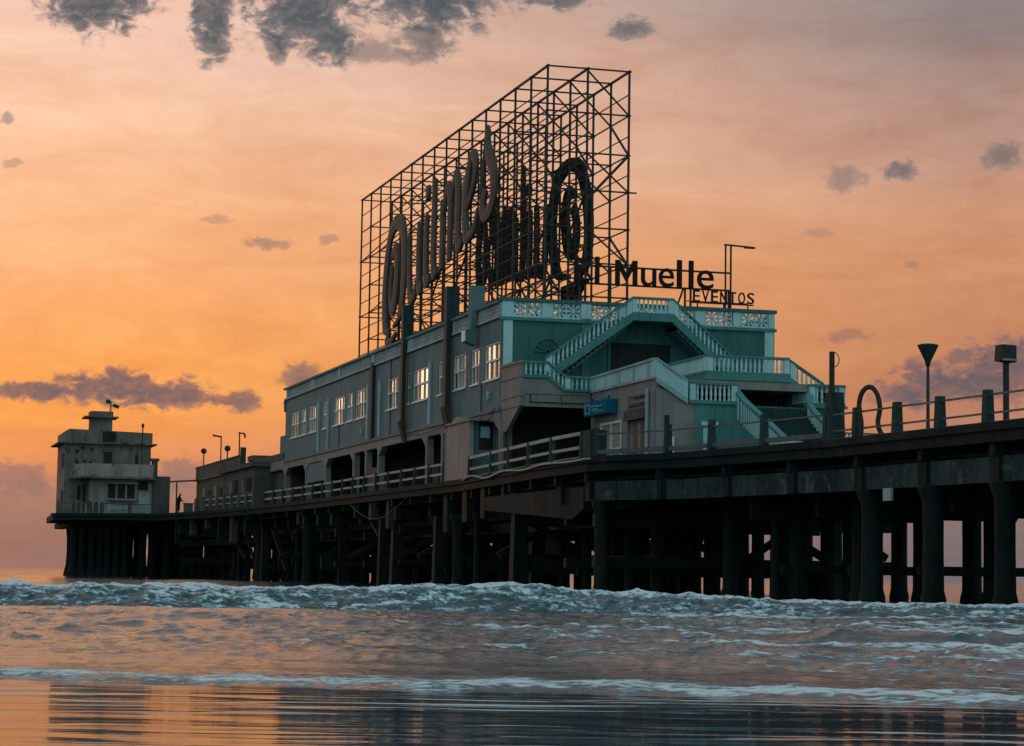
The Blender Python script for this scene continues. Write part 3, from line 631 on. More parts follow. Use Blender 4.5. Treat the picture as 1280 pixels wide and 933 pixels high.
for k in range(5): obj('door_board', MB().box(XB - 0.1, XB - 0.062, -11.38 + k * 0.36, -11.38 + k * 0.36 + 0.31, DZ + 0.05, 7.7), 'pinkl' if k == 2 else 'wood', d)
obj('shutter_box', MB().box(XB - 0.35, XB - 0.003, -11.85, -9.05, 7.85, 8.3), 'shed', bld)
obj('wall_moulding', MB().box(XB - 0.1, XB - 0.003, -11.85, -9.05, 8.5, 8.62).box(XB - 0.12, XB - 0.003, -11.6, -9.4, 8.85, 8.95), 'shed', bld)
# lower landing, front teal wall and curved corner
obj('landing_wall', MB().box(5.332, 7.2, YB - 0.02, YB + 0.3, DZ, 8.5), 'teal', bld)
obj('landing_moulding', MB().box(5.05, 7.3, YB - 0.14, YB + 0.3, 8.502, 8.64), 'teal', bld)
balustrade((5.1, YB - 0.03), (7.3, YB - 0.03), 9.48, 9.46, 8.66, 8.66, 0.0)
obj('landing_floor', MB().box(5.1, 12.4, YB + 0.05, -9.5, 8.3, 8.499), 'teal_dark', bld)
dd = obj('door', MB().box(5.75, 6.35, YB - 0.05, YB - 0.022, DZ, 7.55), 'teal_pale', bld)
obj('door_lintel', MB().box(5.65, 6.45, YB - 0.1, YB - 0.022, 7.56, 7.72), 'teal_pale', dd)
# main stair down to the deck, flared side walls with ribs
def stair_wall(x0, dirx, xf):
    pts = []; N = 22
    for k in range(N + 1):
        t = k / N; yy = YB + 0.1 - 5.3 * t
        z = 9.45 - 0.62 * (1 - math.exp(-t / 0.07)) - 2.15 * t
        x = x0 + dirx * (0.5 * math.exp(-t * 9)) + xf * t * t
        pts.append((x, yy, z))
    mb = MB(); top = MB()
    for (a, b) in zip(pts, pts[1:]):
        mb.ext([(a[0], a[1], DZ), (b[0], b[1], DZ), (b[0], b[1], b[2] - .1), (a[0], a[1], a[2] - .1)], (0.16, 0, 0))
        top.ext([(a[0] - .06, a[1], a[2] - .1), (b[0] - .06, b[1], b[2] - .1), (b[0] - .06, b[1], b[2]), (a[0] - .06, a[1], a[2])], (0.28, 0, 0))
    o = obj('stair_wall', mb, 'teal', bld); obj('handrail', top, 'teal', o)
    for k in range(26):
        t = 0.06 + 0.92 * k / 26; i = min(int(t * N), N - 1); u = t * N - i
        a, b = pts[i], pts[i + 1]; P = [a[j] + (b[j] - a[j]) * u for j in range(3)]
        obj('panel_rib', MB().box(P[0] - 0.05, P[0] - 0.002, P[1] - 0.045, P[1] + 0.045, max(P[2] - 1.15, DZ + .05), P[2] - 0.16), 'teal_pale', o)
    obj('newel', MB().box(pts[-1][0] - 0.25, pts[-1][0] + 0.45, pts[-1][1] - 0.6, pts[-1][1] - 0.002, DZ, pts[-1][2] - 0.05), 'teal_pale', o)
stair_wall(7.62, -1, -0.1); stair_wall(10.35, 1, -0.1)
mb = MB(); n = 16
for k in range(n): mb.box(7.8, 10.3, YB + 0.0 - 4.9 * (k + 1) / n, YB + 0.0 - 4.9 * k / n, DZ, 8.4 - 2.85 * k / n)
obj('main_stair', mb, 'stair', bld)
# balcony over the stair, with the dark gate under it
balustrade((7.05, -9.4), (11.05, -9.4), 11.0, 11.0, 10.27, 10.27, 0.0)
balustrade((7.05, -4.4), (7.05, -9.38), 11.0, 11.0, 10.27, 10.27, 0.0, solid=True)
obj('balcony_slab', MB().box(6.98, 11.12, -9.5, -3.22, 9.86, 10.14), 'teal', bld)
obj('balcony_beam', MB().box(7.1, 11.0, -9.4, -9.1, 9.56, 9.858), 'teal_dark', bld)
obj('gate_recess', MB().box(7.3, 10.9, -8.9, -8.7, 8.5, 9.85).box(7.1, 7.3, -9.35, -8.7, 8.5, 9.84).box(10.9, 11.1, -9.35, -8.7, 8.5, 9.84), 'dark', bld)
g = obj('gate', MB().box(7.4, 10.8, -9.6, -9.55, 9.66, 9.72).box(7.4, 10.8, -9.6, -9.55, 8.55, 8.61), 'shed', bld)
for k in range(18): obj('gate_bar', MB().box(7.5 + 0.19 * k, 7.57 + 0.19 * k, -9.59, -9.56, 8.612, 9.658), 'shed', g)
obj('block_core', MB().box(10.95, 12.1, -9.0, -3.3, DZ, 9.84), 'teal_dark', bld)
obj('balcony_support', MB().box(11.0, 11.4, -9.4, -3.3, 8.5, 9.85), 'teal', bld)
# right hand flight and landing
balustrade((11.1, -9.38), (12.75, -9.38), 10.92, 9.90, 10.1, 9.1, 0.12)
balustrade((10.75, YB - 0.03), (12.42, YB - 0.03), 9.56, 9.56, 8.74, 8.74, 0.0)
balustrade((10.72, -10.6), (10.72, YB), 9.5, 9.5, 8.74, 8.74, 0.0, newels=(False, False))
balustrade((12.42, YB), (12.42, -9.4), 9.56, 9.56, 8.74, 8.74, 0.0, newels=(True, False))
obj('landing_moulding', MB().box(10.6, 12.56, YB - 0.14, YB + 0.3, 8.5, 8.62), 'teal', bld)
obj('landing_wall', MB().box(10.6, 12.42, YB - 0.02, YB + 0.3, DZ, 8.498).box(12.12, 12.42, YB + 0.3, -3.2, DZ, 8.498), 'teal_dark', bld)

# ------------------------------------------------------------------ roof sign frame
sf = thing('sign_scaffold', 'tall open steel lattice billboard frame on the roof of the events hall', 'sign frame', (5, 24, 13.36))
XP = (2.88, 5.0, 7.22); LV = [26.53, 24.25, 22.2, 20.3, 18.4, 16.6, 14.9]
FYS = [2.5 + 2.955 * i for i in range(16)]
for i, yy in enumerate(FYS):
    for k, x in enumerate(XP):
        ztop = 26.53
        strut('post', sf, (x, yy, 13.37), (x, yy, ztop + 0.05), 0.10)
    for j, z in enumerate(LV):
        if j % 2 == 0 or i % 2 == 0:
            strut('cross_bar', sf, (XP[0] - 0.1, yy, z), (XP[2] + (0.45 if (j in (3, 5) and i == 0) else 0.1), yy, z), 0.075)
    # diagonals: top apex down to the outer posts, then zig-zags
    strut('brace', sf, (XP[1], yy, LV[0] - .1), (XP[2], yy, LV[1]), 0.075)
    strut('brace', sf, (XP[0], yy, LV[2]), (XP[1], yy, LV[1]), 0.075) if i % 2 else None
    if i < 6 or i % 2:
        strut('brace', sf, (XP[1], yy, LV[2]), (XP[2], yy, LV[3]), 0.075)
        strut('brace', sf, (XP[1], yy, LV[4]), (XP[2], yy, LV[5]), 0.075)
    if i % 2 == 0:
        strut('brace', sf, (XP[0], yy, LV[4]), (XP[1], yy, LV[3]), 0.075); strut('brace', sf, (XP[0], yy, LV[6]), (XP[1], yy, LV[5]), 0.075)
for k, x in enumerate(XP):
    for j, z in enumerate(LV):
        strut('long_rail', sf, (x, FYS[0] - 0.15, z), (x, FYS[-1] + 0.15, z), 0.10 if j == 0 else 0.06)
    for z in ((25.4, 23.2, 21.2, 19.3, 17.5, 15.7) if k == 0 else (25.35, 23.2, 21.2, 19.3, 17.5, 15.7)):
        strut('long_rail', sf, (x, FYS[0], z), (x, FYS[-1], z), 0.045)
for i in range(0, 15, 2):  # braces lying along the middle and right planes
    strut('brace', sf, (XP[2], FYS[i], LV[2]), (XP[2], FYS[i + 1], LV[1]), 0.09)
    strut('brace', sf, (XP[2], FYS[i], LV[5]), (XP[2], FYS[i + 1], LV[4]), 0.09)
    strut('brace', sf, (XP[1], FYS[i], LV[3]), (XP[1], FYS[i + 1], LV[4]), 0.09)
    strut('brace', sf, (XP[1], FYS[i + 1], LV[6]), (XP[1], FYS[i], LV[5]), 0.09)
strut('brace', sf, (XP[1], FYS[0], LV[3] - 0.5), (XP[2], FYS[0], LV[2]), 0.13)

# script lettering on both sides of the frame
def smooth_path(pts, n=7):
    P = [Vector(p) for p in pts]; P = [P[0] * 2 - P[1]] + P + [P[-1] * 2 - P[-2]]; out = []
    for i in range(1, len(P) - 2):
        for k in range(n):
            t = k / n; a, b, c, d = P[i-1], P[i], P[i+1], P[i+2]
            out.append(0.5 * ((2*b) + (c - a)*t + (2*a - 5*b + 4*c - d)*t*t + (3*b - a - 3*c + d)*t*t*t))
    out.append(P[-2]); return out
# strokes: (along, up, width) in metres; letters lean and join as painted script does
SCRIPT = {
 'Q': [[(3.2,5.6,.7),(1.6,5.2,.9),(.5,3.6,1.05),(.15,1.6,1.0),(.6,.0,.9),(1.7,-.9,.7)], [(3.2,5.6,.7),(4.9,4.9,1.0),(5.6,3.0,1.1),(5.3,1.0,1.0),(4.4,-.4,.9),(3.0,-.7,.6)],
       [(2.2,3.9,.5),(3.2,4.0,.8),(3.6,2.8,1.0),(3.1,1.2,1.0),(2.2,1.0,.8),(1.9,2.2,.7),(2.4,3.3,.6)], [(1.7,-.9,.8),(1.2,-1.9,1.0),(2.2,-2.7,1.1),(3.6,-2.2,.7)]],
 'u': [[(7.0,3.9,.55),(7.0,2.2,.75),(7.3,.5,.8),(8.2,.0,.6),(9.2,.9,.5)], [(9.5,3.9,.7),(9.4,2.0,.8),(9.6,.4,.75),(10.4,.2,.5)]],
 'i': [[(11.4,3.8,.7),(11.3,2.0,.85),(11.5,.3,.75),(12.3,.3,.45)], [(11.55,5.3,.5),(11.6,5.0,.9),(11.6,4.6,.5)]],
 'l': [[(13.4,6.4,.5),(13.2,4.0,.9),(13.15,1.6,.9),(13.5,.1,.75),(14.3,.3,.45)]],
 'm': [[(15.2,3.6,.5),(15.3,1.8,.8),(15.2,.0,.7)], [(15.3,2.6,.4),(16.4,3.9,.6),(17.1,3.2,.85),(17.1,1.4,.85),(17.0,.0,.7)], [(17.1,2.6,.4),(18.2,4.0,.6),(18.9,3.3,.9),(18.85,1.4,.9),(19.2,.1,.8),(20.0,.4,.45)]],
 'e': [[(20.6,2.0,.5),(22.2,2.9,.6),(22.7,4.3,.7),(21.9,5.0,.7),(20.9,3.8,.9),(20.5,1.8,1.0),(21.0,.2,.9),(22.4,.2,.6),(23.4,1.2,.5)]],
 's': [[(23.8,1.6,.4),(24.7,4.2,.5),(25.1,5.4,.6),(25.2,4.2,.9),(26.4,2.6,1.0),(26.5,1.0,1.0),(25.4,.2,.7),(24.3,.9,.9),(24.9,1.9,.6)]],
}
def sign_word(parent, fmap, depth, m, wk=1.0, wq=None):
    """fmap(along, up) -> world point on the front of the letters; depth is the vector to their back"""
    for ch in 'Quilmes':
        mb = MB()
        for st in SCRIPT[ch]:
            P = smooth_path(st, 6); n = len(P); Lf = []; Rt = []
            for i, p in enumerate(P):
                d = P[min(i+1, n-1)] - P[max(i-1, 0)]; d = Vector((d.x, d.y)).normalized() if (d.x or d.y) else Vector((1, 0))
                nv = Vector((-d.y, d.x)) * max(p.z, 0.2) * 0.5 * (wq if (wq and ch == 'Q') else wk)
                Lf.append((p.x + nv.x, p.y + nv.y)); Rt.append((p.x - nv.x, p.y - nv.y))
            F = [Vector(fmap(*q)) for q in Lf] + [Vector(fmap(*q)) for q in Rt]; D = Vector(depth)
            ridge = [Vector(fmap(P[i].x, P[i].y)) - D * 0.35 for i in range(n)]
            vs = F + [v + D for v in F] + ridge; fs = []
            for i in range(n - 1):
                l0, l1, r0_, r1_ = i, i + 1, n + i, n + i + 1; rg0, rg1 = 4*n + i, 4*n + i + 1
                fs += [(l0, rg0, rg1, l1), (rg0, r0_, r1_, rg1), (2*n + l1, 2*n + r1_, 2*n + r0_, 2*n + l0), (l0, l1, 2*n + l1, 2*n + l0), (r0_, 2*n + r0_, 2*n + r1_, r1_)]
            fs += [(0, 2*n, 3*n, n, 4*n), (n - 1, 5*n - 1, 2*n - 1, 4*n - 1, 3*n - 1)]
            mb.add(vs, fs)
        obj('letter', mb, m, parent)
sl = thing('brand_lettering', 'brown script word on the left side of the roof sign frame, reading outward to sea', 'sign lettering', (2.3, 24, 16))
sign_word(sl, lambda a, b: (2.55, 38.1 - a, 16.4 + 0.15 * a + (b * (1.14 if a < 12.6 or 14.9 < a < 20.2 else 0.92) if b > 0 else b * 0.4)), (0.16, 0, 0), 'letter', 1.08)
sr = thing('brand_lettering', 'dark script word seen from behind through the roof sign frame, on its right side', 'sign lettering', (7.7, 20, 16))
sign_word(sr, lambda a, b: (7.55, 9.5 + a * 1.25 if a < 6 else 17.0 + (a - 6) * 0.76, 17.5 + 0.06 * a + (b * 1.06 if b > 0 else b * 0.5)), (-0.2, 0, 0), 'letter_dk', 1.08, 0.95)
# ties from letters to frame
for (yy, z) in ((36, 20), (36, 23), (30, 20), (25, 22), (20, 22), (15, 23), (12.5, 23)):
    strut('letter_tie', sl, (2.7, yy, z), (2.88, yy, z), 0.1)
for (yy, z) in ((11, 20), (13, 22), (17, 20), (22, 20), (27, 20), (30, 20)):
    strut('letter_tie', sr, (7.22, yy, z), (7.45, yy, z), 0.1)
obj('letter_base', MB().box(7.4, 7.9, 12.2, 14.6, 14.6, 16.9), 'letter_dk', sr)

# ------------------------------------------------------------------ sans lettering facing the shore
def glyph(ch, x0, x1, z0, z1, y, d, m, parent, bold=0.02):
    cu = bpy.data.curves.new('glyph', 'FONT'); cu.body = ch; cu.size = 1; cu.extrude = 0.05; cu.offset = bold; cu.resolution_u = 6
    to = bpy.data.objects.new('glyph', cu); COL.objects.link(to)
    bpy.context.view_layer.update()
    ev = to.evaluated_get(bpy.context.evaluated_depsgraph_get()); me = bpy.data.meshes.new_from_object(ev)
    bpy.data.objects.remove(to); bpy.data.curves.remove(cu)
    xs = [v.co.x for v in me.vertices]; ys = [v.co.y for v in me.vertices]
    a0, a1, b0, b1 = min(xs), max(xs), min(ys), max(ys)
    for v in me.vertices:
        u = (v.co.x - a0) / (a1 - a0); t = (v.co.y - b0) / (b1 - b0); k = -1 if v.co.z > 0 else 1
        v.co = ((u - 0.5) * (x1 - x0), k * d / 2, t * (z1 - z0))
    me.name = 'letter'; me.materials.clear(); me.materials.append(M[m])
    return link(bpy.data.objects.new('letter', me), parent, ((x0 + x1) / 2, y, z0))
ms = thing('name_sign', 'dark letters reading El Muelle standing on rails above the front parapet', 'sign', (8, 1.0, 15.3))
for ch, x0, x1, z1 in (('E', 3.95, 4.72, 16.62), ('l', 5.02, 5.25, 16.72), ('u', 7.44, 8.24, 16.3), ('e', 8.38, 9.18, 16.33), ('l', 9.34, 9.60, 16.78), ('l', 9.97, 10.22, 16.78), ('e', 10.42, 11.30, 16.33)):
    glyph(ch, x0, x1, 15.40 - (0.02 if ch in 'ue' else 0), z1, 1.0, 0.10, 'sigred', ms, 0.004)
q = 0.24; mx_ = (6.08 + 7.24) / 2
obj('letter', MB().ext([(6.08, 0.95, 15.4), (6.08 + q, 0.95, 15.4), (6.08 + q, 0.95, 16.12), (mx_, 0.95, 15.52), (7.24 - q, 0.95, 16.12), (7.24 - q, 0.95, 15.4), (7.24, 0.95, 15.4), (7.24, 0.95, 16.62), (7.24 - q, 0.95, 16.62), (mx_, 0.95, 15.95), (6.08 + q, 0.95, 16.62), (6.08, 0.95, 16.62)], (0, 0.1, 0)), 'sigred', ms)
for z in (16.27, 15.38): strut('rail', ms, (3.6, 1.12, z), (12.3, 1.12, z), 0.09)
for x in (4.3, 5.9, 9.85, 10.15, 12.2): strut('upright', ms, (x, 1.2, 13.37), (x, 1.2, 15.4 if x > 6 else 16.3), 0.09)
strut('prop', ms, (9.75, 1.2, 15.35), (9.5, 1.6, 14.3), 0.07); strut('prop', ms, (9.9, 1.1, 14.75), (13.2, 1.1, 14.75), 0.05)
es = thing('events_sign', 'small thin dark letters reading EVENTOS on the right end of the front parapet', 'sign', (11.7, 0.6, 14.4))
for k, ch in enumerate('EVENTOS'):
    x0 = 10.02 + 0.485 * k
    glyph(ch, x0, x0 + 0.36, 14.66 + 0.0 * k, 15.24, 0.5, 0.08, 'sigred', es, 0.006)
strut('rail', es, (9.95, 0.58, 14.62), (13.3, 0.58, 14.62), 0.06)
for x in (10.3, 11.7, 13.0): strut('upright', es, (x, 0.6, 13.37), (x, 0.6, 14.62), 0.06)
rl = thing('roof_lamp', 'tall twin pole lamp with flat arm at the end of the El Muelle letters', 'lamp', (12.3, 1.6, 13.37))
obj('pole', MB().box(12.14, 12.21, 1.57, 1.64, 13.37, 17.75).box(12.42, 12.50, 1.57, 1.64, 13.37, 17.75), 'steel', rl)
obj('arm', MB().bar((12.1, 1.6, 17.79), (13.72, 1.6, 17.72), 0.12, 0.07), 'steel', rl)
obj('lamp_head', MB().box(13.2, 13.75, 1.5, 1.7, 17.66, 17.74), 'steel', rl)
obj('rung', MB().box(12.212, 12.418, 1.58, 1.63, 15.4, 15.46).box(12.212, 12.418, 1.58, 1.63, 16.3, 16.36), 'steel', rl)

# ------------------------------------------------------------------ kiosk, blue sign
kk = thing('entrance_kiosk', 'small pinkish ticket kiosk with sloped corner at the deck edge below the facade', 'kiosk', (-0.3, 4.5, DZ))
obj('side_panel', MB().ext([(-1.0, 2.1, 5.45), (-1.0, 6.7, 5.45), (-1.0, 6.7, 8.3), (-1.0, 4.7, 8.75), (-1.0, 2.1, 8.5)], (0.14, 0, 0)), 'pinkl', kk)
obj('panel_edge', MB().box(-1.04, -0.82, 6.702, 6.8, 5.45, 8.28), 'rail', kk); obj('panel_edge', MB().box(-1.05, -0.8, 2.0, 2.098, 5.45, 8.5), 'rail', kk)
obj('front_panel', MB().box(-0.85, 0.6, 2.12, 2.25, 5.5, 7.0).box(-0.85, -0.52, 2.12, 2.25, 7.002, 8.4).box(0.25, 0.34, 2.12, 2.25, 7.002, 8.4), 'facade', kk)
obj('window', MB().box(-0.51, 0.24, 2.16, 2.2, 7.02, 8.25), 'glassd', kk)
obj('notice', MB().box(0.36, 0.68, 2.05, 2.1, 7.05, 8.0), 'pinkl', kk)
obj('notice', MB().box(-0.42, 0.05, 2.12, 2.145, 7.6, 8.15), 'bluel', kk)
obj('canopy', MB().box(-1.1, 0.9, 1.6, 6.6, 8.4, 8.5), 'pink', kk)
bs = thing('blue_sign', 'blue box sign hanging on the side wall below the terrace rail', 'sign', (XB - 0.3, -5.5, 8.4))
obj('sign_box', MB().box(XB - 0.55, XB - 0.05, -7.2, -3.85, 8.36, 9.02), 'blue', bs)
obj('sign_mark', MB().box(XB - 0.575, XB - 0.552, -4.75, -4.68, 8.45, 8.9).box(XB - 0.575, XB - 0.552, -4.1, -4.03, 8.45, 8.9).box(XB - 0.575, XB - 0.552, -4.679, -4.101, 8.84, 8.9).box(XB - 0.575, XB - 0.552, -4.679, -4.101, 8.45, 8.5), 'bluel', bs)
obj('sign_edge', MB().box(XB - 0.54, XB - 0.06, -3.848, -3.8, 8.38, 9.0), 'bluel', bs)
mb = MB()
for k, (y0, y1, z0, z1) in enumerate(((-5.4, -5.0, 8.74, 8.80), (-6.0, -5.6, 8.72, 8.78), (-5.9, -5.05, 8.6, 8.64), (-6.5, -6.15, 8.72, 8.76), (-6.6, -5.2, 8.5, 8.525))): mb.box(XB - 0.57, XB - 0.553, y0, y1, z0, z1)
obj('sign_mark', mb, 'bluel', bs)
obj('hanger', MB().box(XB - 0.32, XB - 0.26, -4.4, -4.34, 9.022, 9.2).box(XB - 0.32, XB - 0.26, -6.8, -6.74, 9.022, 9.2), 'darkmetal', bs)

# ------------------------------------------------------------------ railings
def railing(label, pts, posts, rails, pm, rm, pw, ph, name='railing', bal=None):
    """pts: function y->x; posts: list of y; rails: (height, radius)"""
    t = thing(name, label, 'railing', (pts(posts[0]), posts[0], DZ))
    for y in posts: obj('post', MB().taper((pts(y), y, DZ), pw, pw, ph, 0.78), pm, t)
    for (h, r_) in rails:
        for y0, y1 in zip(posts, posts[1:]):
            mb = MB(); mb.bar((pts(y0), y0, DZ + h), (pts(y1), y1, DZ + h), r_, r_ * 1.2); obj('rail', mb, rm, t)
    return t
e0 = lambda y: ex(y) + 0.18
pA = [7.2 + 3.02 * i for i in range(17)]
railing('concrete post railing with two pale rails along the arcade of the hall', e0, pA, [(1.0, 0.10), (0.5, 0.10)], 'post', 'rail', 0.28, 1.12)
pB = [2.0, -3.1, -6.9, -10.9, -15.0, -19.3]
railing('pale two rail fence between the kiosk and the big dark corner post', e0, pB, [(1.08, 0.12), (0.52, 0.10), (0.12, 0.06)], 'post', 'rail', 0.24, 1.15)
cp = obj('corner_post', MB().box(ex(-20.3) + 0.02, ex(-20.3) + 0.72, -20.75, -19.85, DZ, DZ + 1.15), 'post'); tag(cp, 'wide dark teal block post where the porch fence ends', 'post')
pC = [-20.8, -24.6, -27.5, -31.0, -34.9]
railing('concrete posts with thin upper and thick lower pipe before the main staircase', e0, pC, [(0.95, 0.05), (0.26, 0.14)], 'post', 'raild', 0.28, 1.2)
pD = [-35.1, -36.9, -39.6, -42.3, -45.1, -47.6, -50.4, -53.2, -56, -58.8, -61.6]
railing('pipe railing on tapered concrete posts along the walkway towards the shore', e0, pD, [(0.93, 0.05), (0.38, 0.05), (0.08, 0.08)], 'post', 'raild', 0.30, 1.08)
pE = [-58 + 4.4 * i for i in range(8)]
railing('far side walkway railing behind the lamp posts', lambda y: 9.5, pE, [(0.93, 0.05), (0.4, 0.05)], 'post', 'raild', 0.3, 1.0)
pF = [58.6 + 2.3 * i for i in range(8)]
railing('weathered railing with pale slabs leading to the far shed', e0, pF, [(0.95, 0.11), (0.5, 0.09)], 'shed', 'rail', 0.5, 1.2)
bp = thing('pole_post', 'thick dark concrete post carrying a tall pole with wire loop', 'post', (2.0, -34.9, DZ))
obj('post', MB().taper((2.0, -34.9, DZ), 0.55, 0.6, 1.72, 0.85), 'post', bp)
obj('pole', MB().tube([(1.95, -34.8, DZ + 1.7), (1.95, -34.8, 8.62)], 0.1, 8), 'steel', bp)
lo = [(2.05 + 0.16 * math.sin(t) , -34.8, 8.35 + 0.24 * math.cos(t)) for t in [math.pi * k / 10 for k in range(11)]]
obj('wire_loop', MB().tube(lo, 0.018, 5), 'steel', bp)
hp = []
hy, hx = -37.8, 2.0
prof = [(-0.72, 0.0), (-0.68, .55), (-0.86, 1.05), (-0.72, 1.48), (-0.35, 1.72), (0.1, 1.72), (0.5, 1.45), (0.66, 1.0), (0.52, .55), (0.72, .2), (1.1, .05), (1.45, 0.12)]
pts = smooth_path([(a, b, 0) for a, b in prof], 5)
hoop = obj('hoop_pipe', MB().tube([(hx + p.x * 0.29, hy - p.x * 0.43, DZ + max(p.y, 0.0) * 0.97) for p in pts], 0.085, 8), 'steel', smooth=True)
tag(hoop, 'dark omega shaped bent pipe standing on the walkway edge', 'pipe')
# slatted screen seen low behind the hoop
ss = thing('slatted_screen', 'low pale screen of slanting slats at the far side behind the hoop', 'screen', (9.2, -22, DZ))
obj('frame', MB().box(7.6, 11.6, -22.2, -22.12, 6.72, 6.78).box(7.6, 11.6, -22.2, -22.12, DZ, 5.56), 'raild', ss)
for k in range(22): strut('slat', ss, (7.5 + 0.18 * k, -22.16, 5.56), (7.95 + 0.18 * k, -22.16, 6.72), 0.08, 'relief')
sp = [(ex(y) + 0.7, y, 4.72 + 0.03 * math.sin(y)) for y in range(-58, 60, 2)]
obj('service_pipe', MB().tube(sp, 0.075, 6), 'concrete', pier, True)
# deck edge hose
hs = []
for k in range(46):
    y = 2.0 - 23 * k / 45; hs.append((ex(y) - 0.16, y, DZ - 0.02 + 0.16 * math.sin(k * 0.42) * math.exp(-k / 22)))
tag(obj('hose', MB().tube(hs, 0.05, 6), 'rail', smooth=True), 'pale hose sagging along the deck edge below the porch fence', 'hose')
cb = [(ex(y) - 0.12, y, 4.95 - 1.0 * math.sin(math.pi * t)) for t, y in [(k / 14, 28 - 14 * k / 14) for k in range(15)]]
tag(obj('cable', MB().tube(cb, 0.03, 5), 'darkmetal', smooth=True), 'slack dark cable hanging below the deck under the arcade', 'cable')

# ------------------------------------------------------------------ lamps by the shore end
fl = thing('street_lamp', 'funnel topped street lamp on the walkway right of the hoop', 'street lamp', (7.0, -31.8, DZ))
obj('pole', MB().lathe((7.0, -31.8, DZ), [(0.2, 0), (0.17, 0.3), (0.10, 0.5), (0.065, 1.0), (0.055, 3.1)], 10), 'darkmetal', fl, True)
obj('lamp_shade', MB().lathe((7.0, -31.8, DZ), [(0.08, 3.1), (0.10, 3.22), (0.13, 3.30), (0.37, 3.80), (0.38, 3.83), (0.36, 3.85)], 18), 'darkmetal', fl, True)
obj('lens', MB().lathe((7.0, -31.8, DZ), [(0.35, 3.851), (0.2, 3.89), (0.05, 3.90)], 18), 'rail', fl, True)
f2 = thing('floodlight', 'square black floodlight on a thick pole at the right edge', 'floodlight', (7.0, -37.6, DZ))
obj('pole', MB().tube([(7.0, -37.6, DZ), (7.0, -37.6, 8.25)], 0.105, 10), 'steel', f2)
obj('housing', MB().ext([(6.70, -37.85, 8.26), (7.26, -37.85, 8.22), (7.26, -37.85, 8.78), (6.74, -37.85, 8.8)], (0, 0.5, 0)), 'steel', f2)
obj('lens', MB().box(6.74, 7.24, -37.9, -37.852, 8.26, 8.32), 'rail', f2)

# ------------------------------------------------------------------ far end: low annexe, shed, tower
hut = thing('low_annexe', 'low dark annexe with box roof beyond the end of the grey facade', 'building', (2, 66, DZ))
obj('roof_box', MB().box(0.1, 4, 58.9, 61.2, 9.052, 10.85), 'facade', hut)
obj('parapet', MB().box(-0.1, 0.3, 58.7, 74.0, 9.052, 9.55), 'shed', hut)
obj('wall', MB().box(0.35, 9, 60, 76, DZ, 9.0), 'shed', hut)
obj('chimney_box', MB().box(-0.2, 1.2, 71.5, 74.2, 9.552, 9.95), 'shed', hut)
h2 = thing('dark_hut', 'dark flat roofed hut between the annexe and the railed shed', 'hut', (-0.6, 70, DZ))
obj('wall', MB().box(-1.2, 1.0, 64.5, 80, DZ, 8.75), 'shed', h2); obj('roof', MB().box(-1.5, 1.3, 64.2, 80.3, 8.752, 9.1), 'shed', h2)
for k in range(4): obj('panel', MB().box(-1.26, -1.203, 66 + 3 * k, 68 + 3 * k, 6.6, 8.0), 'tower' if k % 2 else 'dark', h2)
sh = thing('railed_shed', 'weathered shed with a slatted roof fence left of the dark hut', 'shed', (1, 90, DZ))
obj('wall', MB().box(0, 6, 78.5, 104, DZ, 9.0), 'shed', sh); obj('cornice', MB().box(-0.2, 6.1, 78.3, 104.2, 9.002, 9.16), 'tower', sh)
for k in range(14): obj('fence_board', MB().box(-0.08, 0.0, 78.6 + 1.83 * k, 80.3 + 1.83 * k, 9.165, 10.2), 'shed', sh)
obj('fence_rail', MB().box(-0.14, 0.06, 78.4, 104.2, 10.202, 10.32).box(-0.12, 0.3, 78.0, 78.398, 9.165, 10.9), 'steel', sh)
for yy in (84, 91, 98): obj('pilaster', MB().box(-0.16, -0.002, yy, yy + 0.9, DZ, 8.2), 'tower_lt', sh)
for yy in (87.5, 94.5): obj('window', MB().box(-0.05, -0.003, yy, yy + 1.8, 6.6, 8.0), 'dark', sh)
def far_lamp(label, x, y, z0, z1, kind):
    t = thing('roof_light', label, 'lamp', (x, y, z0), 'lights along the shed roof')
    obj('pole', MB().tube([(x, y, z0), (x, y, z1)], 0.06, 6), 'steel', t)
    if kind == 'ball': obj('globe', MB().lathe((x, y, z1 - 0.05), [(0.03, 0), (0.22, 0.1), (0.28, 0.28), (0.2, 0.46), (0.04, 0.54)], 10), 'steel', t, True)
    elif kind == 'arm': obj('arm', MB().bar((x + 0.03, y, z1), (x - 0.75, y, z1 + 0.12), 0.2, 0.14), 'steel', t)
    else: obj('arm', MB().bar((x - 0.1, y, z1), (x + 0.42, y, z1 - 0.05), 0.12, 0.12).bar((x + 0.40, y, z1 - 0.05), (x + 0.46, y, z1 - 0.4), 0.14, 0.14), 'steel', t)
far_lamp('leftmost small globe light above the shed fence', 0.1, 100.6, 9.17, 11.45, 'ball')
far_lamp('small lamp with an arm pointing left above the shed fence', 0.1, 90.3, 10.33, 12.4, 'arm')
far_lamp('low globe light just over the shed fence beside the arm lamp', 0.1, 86.6, 9.17, 11.0, 'ball')
far_lamp('small lamp with a drooping right arm near the shed end', 0.1, 80.3, 10.33, 12.2, 'hook')

